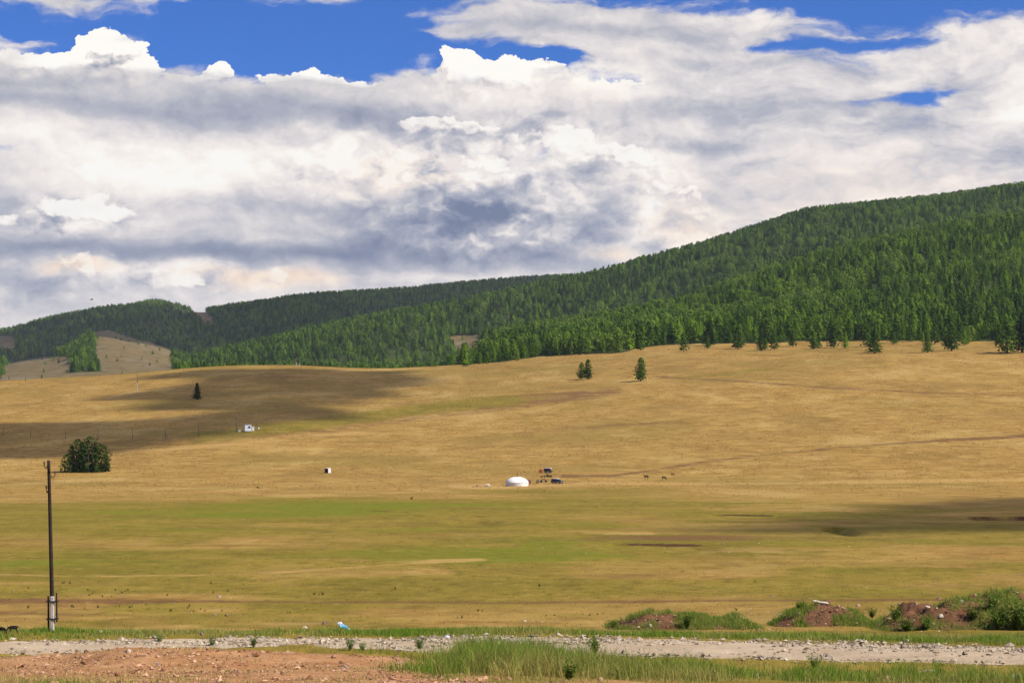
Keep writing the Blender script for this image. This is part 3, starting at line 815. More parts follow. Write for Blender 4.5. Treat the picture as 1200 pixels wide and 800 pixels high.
DARKN = leaf_material('dark_needles', (0.008, 0.020, 0.006), (0.034, 0.060, 0.014), 0.25, 0.3)

def crown_mesh(name, kind, seed, n, mat, hgt=1.0):
    """unit-height crown of leaf clumps: z from about 0.1 to 1, radius relative to height"""
    rg = np.random.default_rng(seed)
    if kind == 'conifer':
        t = rg.random(n) ** 0.95; base = 0.06
        tiers = 9 + seed % 4
        prof = 0.205 * (1 - t) ** 0.72 * (0.68 + 0.32 * np.cos(t * tiers * 2 * np.pi + seed)) + 0.012
    elif kind == 'pine':
        t = rg.random(n); base = 0.09
        prof = 0.235 * np.clip((1 - t) ** 0.55 * (0.55 + 0.9 * np.clip(t / 0.25, 0, 1) * 0.5), 0, 1) * (0.8 + 0.2 * np.cos(t * 6 * 2 * np.pi + seed)) + 0.015
    elif kind == 'broad':
        t = rg.random(n); base = 0.07
        prof = 0.25 * np.sqrt(np.clip(1 - (2 * t - 0.95) ** 2 / 1.15, 0.0, 1)) + 0.01
    ph = rg.random(n) * 2 * np.pi
    lob = 1 + 0.26 * np.sin(3 * ph + 7 * t + seed) + 0.22 * np.sin(5 * ph - 23 * t + 2 * seed) + 0.12 * np.sin(2 * ph + 41 * t)
    rad = prof * lob * np.sqrt(rg.uniform(0.30, 1, n))
    z = base + (1 - base) * t
    # bent tips hang a little
    z = z - 0.10 * rad * (kind != 'broad')
    C = np.stack([rad * np.cos(ph), rad * np.sin(ph), z], 1)
    size = (0.085 if kind == 'broad' else 0.078) * rg.uniform(0.55, 1.3, n) * (1 - 0.35 * t) * (300 / n) ** 0.36
    # sprays overlap like shingles: their faces look outward and up
    lift = np.where(t > 0.5, 0.75, 0.55) if kind != 'broad' else 0.25 + 1.0 * (t - 0.35)
    nrm = np.stack([np.cos(ph), np.sin(ph), lift + 0 * ph], 1); nrm /= np.linalg.norm(nrm, axis=1, keepdims=True)
    nrm = nrm + rg.normal(0, 0.34, (n, 3)); nrm /= np.linalg.norm(nrm, axis=1, keepdims=True)
    out = np.stack([0.5 * np.cos(ph), 0.5 * np.sin(ph), -0.8 + 0 * ph], 1) + rg.normal(0, 0.3, (n, 3))
    out -= nrm * (out * nrm).sum(1, keepdims=True); out /= np.linalg.norm(out, axis=1, keepdims=True)
    side = np.cross(out, nrm); up = nrm
    a = size[:, None]
    # each clump: a bent spray of four triangles round a raised middle
    p0 = C - out * a * 0.5; p1 = C + side * a * 0.50; p2 = C + out * a * 0.75; p3 = C - side * a * 0.50; pm = C + up * a * 0.26
    V = np.stack([p0, p1, p2, p3, pm], 1).reshape(-1, 3)
    i = np.arange(n)[:, None] * 5
    Fc = np.concatenate([i + np.array([[0, 1, 4]]), i + np.array([[1, 2, 4]]), i + np.array([[2, 3, 4]]), i + np.array([[3, 0, 4]])], 0)
    cl = 0.5 + 0.5 * np.sin(4 * ph + 9 * t + seed * 1.3) * np.cos(13 * t - 2 * ph)
    tint = np.clip(0.5 * cl + 0.5 * rg.random(n), 0, 1)
    V[:, 2] = np.maximum(V[:, 2], 0.05)
    return np_mesh(name, V * hgt, Fc, mat, False, dict(tint=np.repeat(tint, 5)))
def trunk_mesh(name, seed, mat, limbs=7, top=0.93, r=0.017):
    bm = bmesh.new(); rr = random.Random(seed)
    pts = [Vector((rr.uniform(-.008, .008) * k, rr.uniform(-.008, .008) * k, top * k / 5 - (0.02 if k == 0 else 0))) for k in range(6)]
    for k in range(5):
        add_tube(bm, pts[k], pts[k + 1], r * (1 - k / 5.3) * (1.25 if k == 0 else 1), r * (1 - (k + 1) / 5.3), 6, caps=(k == 0))
    for k in range(limbs):
        z = 0.16 + 0.6 * k / limbs; a = rr.random() * 6.28; L = 0.17 * (1 - z) + 0.02
        add_tube(bm, (0, 0, z), (math.cos(a) * L, math.sin(a) * L, z + L * rr.uniform(-0.1, 0.35)), r * 0.36 * (1.1 - z), r * 0.10, 4)
    me = bpy.data.meshes.new(name); bm.to_mesh(me); bm.free(); me.materials.append(mat)
    return me
# six kinds of forest tree
KINDS = []
for k, (kind, mat, bark, nm) in enumerate([('conifer', LARCH, BARK, 'larch_tree'), ('conifer', NEEDLE, BARK, 'spruce_tree'), ('pine', NEEDLE, BARK, 'pine_tree'), ('pine', LARCH, BARK, 'pine_tree'),
                                      ('broad', BROAD, BIRCH_BARK, 'birch_tree'), ('conifer', LARCH, BARK, 'larch_tree'), ('broad', LARCH, BARK, 'broadleaf_tree')]):
    KINDS.append((nm, crown_mesh('crown', kind, 3 + k * 5, 300, mat), trunk_mesh('trunk', k, bark)))
SLIM = [1.0, 0.85, 1.0, 0.95, 0.95, 0.8, 0.9]

CROWN_SRC = []
def make_tree(nm, crown, trunk, loc, h, w, rz, label, cat='tree', group=None):
    t = thing(nm, loc, label, cat, group, rz)
    tr = mesh_obj('trunk', trunk, t); cr = mesh_obj('crown', crown, t)
    for o in (tr, cr): o.scale = (h * w, h * w, h)
    return t

def forest_points():
    """candidate stems on every wooded face that shows from the road or a little to the side of it"""
    rg = np.random.default_rng(21)
    A, R, Yg, az, rr_ = GRID['A'], GRID['R'], GRID['Y'], GRID['az'], GRID['r']
    cols = np.nonzero(np.abs(az) < 0.32)[0]
    cum = np.minimum.accumulate(Yg[:, cols], axis=0)              # horizon row up to each ring
    out = []
    for (r0, r1, cell) in ((1050, 1500, 40.0), (1500, 2350, 46.0), (2350, 3700, 62.0), (3700, 5600, 86.0)):
        am = 0.305
        area = am * (r1 * r1 - r0 * r0)
        n = int(area / cell)
        a = rg.uniform(-am, am, n); r = np.sqrt(rg.uniform(r0 * r0, r1 * r1, n))
        x = r * np.tan(a); y = r
        z = height(x, y)
        X = 600 + F * x / y; Y = HOR - F * (z - EYE) / y
        w = woods_mask(X, Y, r, x, y)
        dens = 0.80 + 0.9 * fbm(x / 55., y / 80., 4, 82)
        w &= rg.random(n) < np.clip(dens, 0.25, 1)
        # a few stragglers on the bald slopes
        stray = (~w) & (r > 2300) & (rg.random(n) < 0.014); w |= stray
        h = rg.uniform(7.5, 14.8, n) * (1 + 0.12 * fbm(x / 120., y / 120., 2, 83)) * np.where(r > 3700, 0.92, np.where(r > 2350, 0.95, 0.92))
        h = np.where(stray, rg.uniform(3, 6, n), h)
        ci = np.clip(np.searchsorted(az[cols], a), 0, len(cols) - 1); ri = np.clip(np.searchsorted(rr_, r - 30) - 1, 0, len(rr_) - 1)
        top = HOR - F * (z + h - EYE) / y
        vis = top < cum[ri, ci] + 6
        k = w & vis
        out.append(np.stack([x[k], y[k], z[k], h[k], X[k], Y[k]], 1))
    return np.concatenate(out)
FP = forest_points()
print('forest stems', len(FP))
def build_forest():
    rg = np.random.default_rng(5)
    P = FP
    # kind by place: birches in drifts on the middle hill, conifers by the meadow
    mixn = fbm(P[:, 0] / 160., P[:, 1] / 160., 3, 84)
    pick = rg.integers(0, 4, len(P)); pick = np.where(rg.random(len(P)) < 0.25, 5, pick)
    br = rg.random(len(P)) < np.clip(0.26 + 0.9 * mixn, 0.03, 0.85) * np.where(P[:, 1] > 2350, 0.6, 1.0)
    darks = fbm(P[:, 0] / 90. + 7, P[:, 1] / 130., 3, 86) + np.where(P[:, 1] > 2350, 0.10, -0.05)
    pick = np.where(rg.random(len(P)) < sstep(-0.15, 0.45, darks), rg.integers(1, 3, len(P)), pick)
    pick = np.where(br, np.where(rg.random(len(P)) < 0.6, 4, 6), pick)
    w = rg.uniform(1.15, 1.75, len(P)) * np.array(SLIM)[pick] * np.where(P[:, 1] > 2350, 1.12, 1.0)
    rz = rg.random(len(P)) * 6.283
    # the trees that show largest along the forest's lower edge stand singly
    infr = (P[:, 4] > -10) & (P[:, 4] < 1210)
    order = np.argsort(-(P[:, 3] / P[:, 1] * 1000 + np.where(infr, 100, 0) + 0.35 * (P[:, 5] - 400) * (P[:, 4] > 560)))
    single = np.zeros(len(P), bool); single[order[:235]] = True
    words = {'larch_tree': 'tall green larch standing in the lower edge of the forest', 'spruce_tree': 'dark pointed spruce standing in the lower edge of the forest',
             'pine_tree': 'bushy dark pine standing in the lower edge of the forest', 'birch_tree': 'round crowned birch standing in the lower edge of the forest', 'broadleaf_tree': 'round green broadleaf tree in the lower edge of the forest'}
    for i in np.nonzero(single)[0]:
        nm, cr, tr = KINDS[pick[i]]
        make_tree(nm, cr, tr, P[i, :3], P[i, 3], w[i], rz[i], words[nm], 'tree', words[nm].split(' standing')[0].split(' in the')[0] + ' at the forest edge')
    # stragglers a step out in the meadow, thicker to the right
    for k in range(46):
        X = 1215 - 660 * rg.random() ** 1.7
        Yb = np.interp(X, [540, 560, 700, 760, 820, 860, 900, 1000, 1100, 1200, 1700], [430, 425, 413.5, 408.5, 404.5, 405, 404, 402, 400, 398, 394]) + rg.uniform(-1, 6.5) * (0.5 + 0.5 * (X > 800))
        p = locate(X, Yb); kk = int(rg.choice([1, 2, 2, 3, 0]))
        nm, cr, tr = KINDS[kk]
        make_tree(nm, cr, tr, p, rg.uniform(5.5, 12.5), rg.uniform(1.3, 1.8), rg.random() * 6.28, words[nm], 'tree', words[nm].split(' standing')[0].split(' in the')[0] + ' at the forest edge')
    # crowns that stand in the scene serve as the pattern for the rest of the wood
    src = []
    for k in range(len(KINDS)):
        src.append(next(o for o in COL.objects if o.type == 'MESH' and o.data is KINDS[k][1]))
    rest = ~single
    far = P[:, 1] > 3600; hillock = (P[:, 1] > 2350) & (P[:, 4] < 215) & ~far
    near = (P[:, 1] <= 2350) & ~far
    names = [(rest & near, 'bright green mixed forest on the nearer slope'), (rest & ~near & ~far & ~hillock, 'dense mixed forest on the big middle hill'),
             (rest & hillock, 'dark forest round the bald hillock'), (rest & far, 'bluish forest on the farthest ridge')]
    for sel, label in names:
        n = int(sel.sum())
        if not n: continue
        me = bpy.data.meshes.new('forest'); me.vertices.add(n); me.vertices.foreach_set('co', P[sel, :3].astype(np.float32).ravel())
        sc = np.stack([P[sel, 3] * w[sel], P[sel, 3] * w[sel], P[sel, 3]], 1).astype(np.float32)
        a1 = me.attributes.new('size', 'FLOAT_VECTOR', 'POINT'); a1.data.foreach_set('vector', sc.ravel())
        ro = np.zeros((n, 3), np.float32); ro[:, 2] = rz[sel]; ro[:, 0] = rg.normal(0, 0.03, n); ro[:, 1] = rg.normal(0, 0.03, n)
        a2 = me.attributes.new('turn', 'FLOAT_VECTOR', 'POINT'); a2.data.foreach_set('vector', ro.ravel())
        a3 = me.attributes.new('pick', 'INT', 'POINT'); a3.data.foreach_set('value', pick[sel].astype(np.int32))
        o = mesh_obj('forest', me); tag(o, label=label, kind='stuff')
        ng = bpy.data.node_groups.new('forest_scatter', 'GeometryNodeTree')
        ng.interface.new_socket('Geometry', in_out='INPUT', socket_type='NodeSocketGeometry'); ng.interface.new_socket('Geometry', in_out='OUTPUT', socket_type='NodeSocketGeometry')
        gi = ng.nodes.new('NodeGroupInput'); go = ng.nodes.new('NodeGroupOutput'); jn = ng.nodes.new('GeometryNodeJoinGeometry')
        def named(nm, typ):
            a = ng.nodes.new('GeometryNodeInputNamedAttribute'); a.data_type = typ; a.inputs['Name'].default_value = nm
            return a.outputs['Attribute']
        for k, s in enumerate(src):
            oi = ng.nodes.new('GeometryNodeObjectInfo'); oi.transform_space = 'ORIGINAL'; oi.inputs['Object'].default_value = s; oi.inputs['As Instance'].default_value = True
            ip = ng.nodes.new('GeometryNodeInstanceOnPoints')
            cp = ng.nodes.new('FunctionNodeCompare'); cp.data_type = 'INT'; cp.operation = 'EQUAL'
            ng.links.new(named('pick', 'INT'), cp.inputs[2]); cp.inputs[3].default_value = k
            ng.links.new(gi.outputs[0], ip.inputs['Points']); ng.links.new(cp.outputs[0], ip.inputs['Selection']); ng.links.new(oi.outputs['Geometry'], ip.inputs['Instance'])
            ng.links.new(named('turn', 'FLOAT_VECTOR'), ip.inputs['Rotation']); ng.links.new(named('size', 'FLOAT_VECTOR'), ip.inputs['Scale'])
            ng.links.new(ip.outputs[0], jn.inputs[0])
        ng.links.new(jn.outputs[0], go.inputs[0])
        md = o.modifiers.new('scatter', 'NODES'); md.node_group = ng
build_forest()

# single trees in the meadow, each with a crown of its own
def lone_tree(X, Y, hpx, wide, kind, seed, mat, nm, label, n=900, cat='tree', base=None):
    p = locate(X, Y); h = hpx / px_m(p)
    return make_tree(nm, crown_mesh('crown', kind, seed, n, mat), trunk_mesh('trunk', seed, BARK, 10, 0.9, 0.02), p - np.array([0, 0, 0.1]), h, wide, seed * 1.7, label, cat)
lone_tree(751, 446.5, 28, 1.45, 'pine', 41, NEEDLE, 'pine_tree', 'single broad pine on the open slope, right of the double-headed pine')
lone_tree(681.5, 444, 20, 1.4, 'pine', 44, NEEDLE, 'pine_tree', 'shorter left half of the close pair of pines on the open slope')
lone_tree(689, 444.5, 24, 1.25, 'pine', 47, NEEDLE, 'pine_tree', 'taller right half of the close pair of pines on the open slope')
lone_tree(231, 468, 20, 1.7, 'conifer', 50, DARKN, 'spruce_tree', 'small dark spruce alone on the shaded slope below the ridge')
for k, (X, Y, hp, wd, kd, lab) in enumerate([(1025, 414, 28, 1.5, 'conifer', 'wide pine standing in front of the forest, leftmost of the loose row on the right'),
        (1087, 413, 26, 1.2, 'conifer', 'slim young pine in the meadow just left of a rounder pine'), (1115, 411, 32, 1.25, 'pine', 'rounded pine in the meadow just right of a slim young pine'),
        (1180, 414, 40, 1.25, 'pine', 'broad tall pine at the right end of the forest edge'), (1198, 413, 48, 1.1, 'conifer', 'tallest dark spruce at the right border beside a broad pine'),
        (892, 411, 22, 1.3, 'conifer', 'small pine a step in front of the forest where the edge bends'), (865, 409, 28, 1.2, 'pine', 'dark pine at the foot of the forest left of a smaller pine'), (832, 405, 30, 1.2, 'conifer', 'dark spruce where the forest edge first dips to the meadow')]):
    lone_tree(X, Y, hp, wd * 1.25, kd, 60 + k, NEEDLE if k not in (4, 7) else DARKN, 'pine_tree' if k not in (4, 7) else 'spruce_tree', lab)
# the dark thicket on the left: several stems grown together
THICKET = leaf_material('thicket_leaves', (0.007, 0.018, 0.005), (0.060, 0.095, 0.018), 0.2, 0.2)
def build_thicket():
    p = locate(101, 553); s = 1 / px_m(p)
    t = thing('tree_clump', p, 'dense dark clump of willow and pine on the left slope behind the pole', 'tree clump')
    rr = random.Random(3)
    for k, (dx, hp, wd) in enumerate([(-17, 33, 1.15), (-10, 40, 0.95), (-3, 37, 1.2), (4, 43, 1.0), (12, 36, 1.15), (19, 34, 1.05), (0, 33, 1.6), (-21, 23, 1.3), (22, 25, 1.2)]):
        tr = mesh_obj('trunk', trunk_mesh('trunk', 90 + k, BARK, 8, 0.8, 0.02), t)
        cr = mesh_obj('crown', crown_mesh('crown', ('pine', 'broad')[k % 2], 101 + k, 520, THICKET), t)
        for o in (tr, cr):
            h = hp * s
            o.location = (dx * s, rr.uniform(-2.2, 2.2), -0.6); o.scale = (h * wd, h * wd, h * 1.03); o.rotation_euler = (0, 0, k * 1.1)
build_thicket()

# ------------------------------------------------------------------ grass
def grass_material(name, green, dry):
    m = bpy.data.materials.new(name); m.use_nodes = True
    g = m.node_tree
    for n in list(g.nodes): g.nodes.remove(n)
    out = g.nodes.new('ShaderNodeOutputMaterial'); d = g.nodes.new('ShaderNodeBsdfDiffuse'); t = g.nodes.new('ShaderNodeBsdfTranslucent'); mx = g.nodes.new('ShaderNodeMixShader')
    c = mixc(g, attr(g, 'tint').clamp(), dry, green)
    v = attr(g, 'shade')
    c = mixc(g, v.clamp(), vmath(g, 'SCALE', c, scale=0.62), c)
    g.links.new(c.s, d.inputs[0]); g.links.new(c.s, t.inputs[0]); mx.inputs[0].default_value = 0.4
    g.links.new(d.outputs[0], mx.inputs[1]); g.links.new(t.outputs[0], mx.inputs[2]); g.links.new(mx.outputs[0], out.inputs[0])
    return m
GRASS = grass_material('grass', (0.185, 0.315, 0.030), (0.55, 0.44, 0.15))
STEPPE = grass_material('steppe_grass', (0.22, 0.20, 0.03), (0.46, 0.29, 0.08))

def blades(x, y, z, h, w, lean, tint, rg, seg=2):
    """one bent tapering blade per entry"""
    n = len(x)
    a = rg.random(n) * 6.283; la = rg.random(n) * 6.283
    ca, sa = np.cos(a), np.sin(a)
    lx, ly = np.cos(la) * lean * h, np.sin(la) * lean * h
    B = np.stack([x, y, z], 1)
    s = np.stack([ca * w * 0.5, sa * w * 0.5, 0 * w], 1)
    mid = B + np.stack([lx * 0.35, ly * 0.35, h * 0.55], 1)
    tip = B + np.stack([lx, ly, h * np.maximum(1 - 0.25 * lean ** 2, 0.3)], 1)
    B[:, 2] -= 0.03
    V = np.stack([B - s, B + s, mid + s * 0.75, mid - s * 0.75, tip], 1).reshape(-1, 3)
    i = np.arange(n)[:, None] * 5
    Fc = np.concatenate([i + np.array([[0, 1, 2]]), i + np.array([[0, 2, 3]]), i + np.array([[3, 2, 4]])], 0)
    return V, Fc, np.repeat(tint, 5), np.repeat(rg.random(n), 5)

def scatter(X0, X1, y0, y1, n, rg):
    """even over the ground between two distances and two bearings"""
    d = np.sqrt(rg.uniform(y0 * y0, y1 * y1, n)); X = rg.uniform(X0, X1, n)
    x = (X - 600) / F * d
    return x, d
def rowcol(x, y):
    z = height(x, y)
    return z, 600 + F * x / y, HOR - F * (z - EYE) / y

def build_grass():
    rg = np.random.default_rng(77)
    parts = []
    # --- near side of the road
    x, y = scatter(-120, 1330, 58, 85.5, 300000, rg)
    z, X, Y = rowcol(x, y)
    sd = road_sd(x, y)
    c1 = fbm(x / 1.1, y / 1.6, 3, 201); c2 = fbm(x / 3.2, y / 3.2, 3, 202)
    # the lush patch from X 480 on, tall clumps; thin dry grass elsewhere
    lush = sstep(440, 600, X + 70 * c2 + 40 * c1) * (1 - sstep(800, 900, X) * 0.45) * sstep(66.0, 69.5, y + 2.6 * c1 + 1.2 * c2 + np.interp(X, [480, 600, 700, 850, 1200], [-2.5, 0.5, 0.5, -0.5, -1.0]))
    lush *= 1 - 0.85 * sstep(-0.05, 0.3, -c2 - 0.3 * c1) * sstep(700, 820, X)
    lush *= sstep(-0.35, 0.1, c1 + 0.3)
    reach = np.interp(X, [480, 540, 640, 690, 760, 900, 1200], [80.5, 85.5, 84.5, 79.5, 77.0, 75.5, 75.0])       # how far the clumps run over the road's edge
    lush *= 1 - sstep(-0.6, 0.9, y - reach + 1.3 * c1)
    dryz = np.interp(X, [-120, 100, 470, 560, 1300], [0.10, 0.08, 0.10, 0.30, 0.34]) * (sd < -0.4) * sstep(-0.3, 0.35, c1)
    dryz += 0.35 * el(X, Y, 40, 802, 140, 9) + 0.22 * (sd < 0.15) * (sd > -1.6) * sstep(60, 200, X) * sstep(-0.1, 0.3, c1)
    u = rg.random(len(x))
    kl = u < lush; kd = (~kl) & (u < lush + dryz * 0.8)
    cl = fbm(x / 0.55, y / 0.9, 2, 203)
    hl = rg.uniform(0.14, 0.42, len(x)) * (0.62 + 1.0 * np.clip(c1 + 0.25, 0, 0.7) + 0.7 * np.clip(cl, -0.3, 0.6)); hl *= np.where(rg.random(len(x)) < 0.05, 1.45, 1.0) * np.interp(X, [470, 540, 620, 720, 800, 900, 1200], [1.0, 2.0, 2.1, 1.7, 1.35, 1.1, 1.15])
    for k, hh, tn in ((kl, hl, np.clip(0.80 + 0.5 * c2 + 0.35 * cl - 0.5 * (rg.random(len(x)) < 0.2) - 0.35 * sstep(71, 66, y), 0, 1)), (kd, rg.uniform(0.05, 0.18, len(x)), np.clip(0.18 + 0.7 * c2 + rg.normal(0, 0.15, len(x)), 0, 0.8))):
        parts.append(blades(x[k], y[k], z[k], hh[k], rg.uniform(0.012, 0.026, k.sum()), rg.uniform(0.1, 0.75, k.sum()), tn[k], rg))
    # --- far verge
    x, y = scatter(-120, 1330, 88, 116, 250000, rg)
    z, X, Y = rowcol(x, y)
    c1 = fbm(x / 1.6, y / 1.6, 3, 211); c2 = fbm(x / 5.0, y / 5.0, 3, 212)
    nf = np.interp(X, _rx, ROAD_FAR)
    d = y - nf
    dens = sstep(0.3, 1.6, d + 0.9 * c1) * (1 - sstep(np.interp(X, [550, 900], [7.5, 11.0]), np.interp(X, [550, 900], [13.5, 22.0]), d + 3 * c2)) * sstep(-0.25, 0.25, c1 + 0.25)
    dens *= np.interp(X, [-100, 60, 250, 400, 560, 700, 1300], [0.75, 0.7, 0.75, 0.75, 0.95, 0.85, 0.95])
    k = rg.random(len(x)) < dens
    hh = rg.uniform(0.08, 0.30, len(x)) * (0.7 + 0.9 * np.clip(c1 + 0.2, 0, 0.8)) * np.interp(X, [0, 400, 600, 1100, 1200], [0.85, 0.95, 1.0, 1.0, 1.25])
    tn = np.clip(0.62 + 0.6 * c2 + 0.35 * c1 + 0.12 * rg.normal(0, 1, len(x)) - 0.3 * (rg.random(len(x)) < 0.2), 0, 1)
    parts.append(blades(x[k], y[k], z[k], hh[k], rg.uniform(0.014, 0.032, k.sum()), rg.uniform(0.1, 0.7, k.sum()), tn[k], rg))
    V, Fc, T, Sh = [], [], [], []; off = 0
    for a, b, c, e in parts:
        V.append(a); Fc.append(b + off); T.append(c); Sh.append(e); off += len(a)
    me = np_mesh('grass', np.concatenate(V), np.concatenate(Fc), GRASS, False, dict(tint=np.concatenate(T), shade=np.concatenate(Sh)))
    tag(mesh_obj('grass', me), label='uneven green and straw grass along both sides of the gravel road', kind='stuff')
    print('blades', off // 5)
    # --- cropped steppe grass further out, sparse tussocks
    n = 110000
    X = rg.uniform(-150, 1350, n); d = 114 * (430 / 114.0) ** rg.random(n)
    x = (X - 600) / F * d; y = d
    z, X, Y = rowcol(x, y)
    c = fbm(x / 2.2, y / 2.2, 3, 221); c3 = fbm(x / 14., y / 14., 3, 222)
    k = rg.random(n) < sstep(-0.25, 0.5, c) * 0.95 * (1 - sstep(150, 400, y))
    x, y, z, c, c3, Y = x[k], y[k], z[k], c[k], c3[k], Y[k]
    h = rg.uniform(0.03, 0.09, len(x)); w = rg.uniform(0.02, 0.05, len(x)) * (0.6 + y / 200)
    V, Fc, T, Sh = blades(x, y, z, h, w, rg.uniform(0.2, 0.9, len(x)), np.clip(0.22 + 0.15 * sstep(720, 600, Y) + 0.4 * c3 + rg.normal(0, 0.12, len(x)), 0, 0.7), rg)
    me = np_mesh('steppe_grass', V, Fc, STEPPE, False, dict(tint=T, shade=Sh))
    tag(mesh_obj('steppe_grass', me), label='short cropped grass on the valley floor', kind='stuff')
build_grass()
def build_slope_grass():
    """dry tufts on the long slope: they give it its grain"""
    rg = np.random.default_rng(78)
    n = 260000
    X = rg.uniform(-200, 1400, n); d = np.sqrt(rg.uniform(300 ** 2, 1240 ** 2, n))
    x = (X - 600) / F * d; y = d
    z, X, Y = rowcol(x, y)
    c = fbm(x / 9.0, y / 30.0, 3, 231); c3 = fbm(x / 40., y / 60., 3, 232)
    k = (rg.random(n) < sstep(-0.5, 0.4, c) * 0.85 * sstep(300, 620, d)) & ~woods_mask(X, Y, y, x, y)
    x, y, z, c, c3 = x[k], y[k], z[k], c[k], c3[k]
    V, Fc, T, Sh = blades(x, y, z, rg.uniform(0.10, 0.30, len(x)) * (0.5 + 0.5 * sstep(350, 700, y)), rg.uniform(0.12, 0.36, len(x)), rg.uniform(0.5, 1.3, len(x)), np.clip(0.14 + 0.4 * c3 + rg.normal(0, 0.12, len(x)), 0, 0.7), rg)
    me = np_mesh('steppe_grass', V, Fc, STEPPE, False, dict(tint=T, shade=Sh))
    tag(mesh_obj('steppe_grass', me), label='dry grass tufts on the long slope', kind='stuff')
build_slope_grass()

# ------------------------------------------------------------------ stones, gravel, earth
def stone_mat(name, col, var=0.2):
    return mat_plain(name, col, 0.92, var, 7.0, 0.15, bump=0.6)
PALE_STONE = stone_mat('pale_stone', (0.44, 0.38, 0.30)); TAN_STONE = stone_mat('tan_stone', (0.36, 0.24, 0.15)); GREY_STONE = stone_mat('grey_stone', (0.24, 0.19, 0.15)); RED_CLOD = stone_mat('red_clod', (0.33, 0.16, 0.085), 0.35)
def rock_mesh(name, seed, mat, flat_=0.6, sub=2, rough=0.28):
    bm = bmesh.new(); bmesh.ops.create_icosphere(bm, subdivisions=sub, radius=0.5)
    rr = random.Random(seed); o = Vector((rr.random() * 20, rr.random() * 20, rr.random() * 20))
    for v in bm.verts:
        n = mnoise.noise(v.co * 2.1 + o) * rough + mnoise.noise(v.co * 5.0 + o) * rough * 0.4
        v.co *= 1 + n
        v.co.z *= flat_
    # a few broken faces
    for k in range(8):
        nrm = Vector((rr.gauss(0, 1), rr.gauss(0, 1), abs(rr.gauss(0, .7)))).normalized(); lim = rr.uniform(0.16, 0.30)
        for v in bm.verts:
            e = v.co.dot(nrm) - lim
            if e > 0: v.co -= nrm * e
    me = bpy.data.meshes.new(name); bm.to_mesh(me); bm.free(); me.materials.append(mat)
    return me
def low_rock(rg, n):
    """n tiny angular stones: arrays"""
    base = np.array([[1, 0, 0], [-1, 0, 0], [0, 1, 0], [0, -1, 0], [0, 0, 1], [0, 0, -1]], float)
    tri = np.array([[0, 2, 4], [2, 1, 4], [1, 3, 4], [3, 0, 4], [2, 0, 5], [1, 2, 5], [3, 1, 5], [0, 3, 5]])
    V = base[None] * rg.uniform(0.55, 1.15, (n, 6, 1)) + rg.normal(0, 0.22, (n, 6, 3))
    a = rg.random(n) * 6.283; ca, sa = np.cos(a), np.sin(a)
    Vx = V[..., 0] * ca[:, None] - V[..., 1] * sa[:, None]; Vy = V[..., 0] * sa[:, None] + V[..., 1] * ca[:, None]
    V[..., 0], V[..., 1] = Vx, Vy
    V[..., 2] *= 0.6
    return V, tri
def pebble_mat(name, a, b):
    m, g, bs = mat_base(name, 0.92, 0.15)
    c = mixc(g, attr(g, 'tint').clamp(), a, b)
    g.links.new(c.s, bs.inputs['Base Color'])
    return m
def pebbles(name, x, y, z, s, tint, mat, rg, label):
    V, tri = low_rock(rg, len(x))
    V = V * s[:, None, None] * 0.5 + np.stack([x, y, z + s * 0.10], 1)[:, None, :]
    Fc = (tri[None] + (np.arange(len(x)) * 6)[:, None, None]).reshape(-1, 3)
    me = np_mesh(name, V.reshape(-1, 3), Fc, mat, False, dict(tint=np.repeat(tint, 6)))
    tag(mesh_obj(name, me), label=label, kind='stuff')
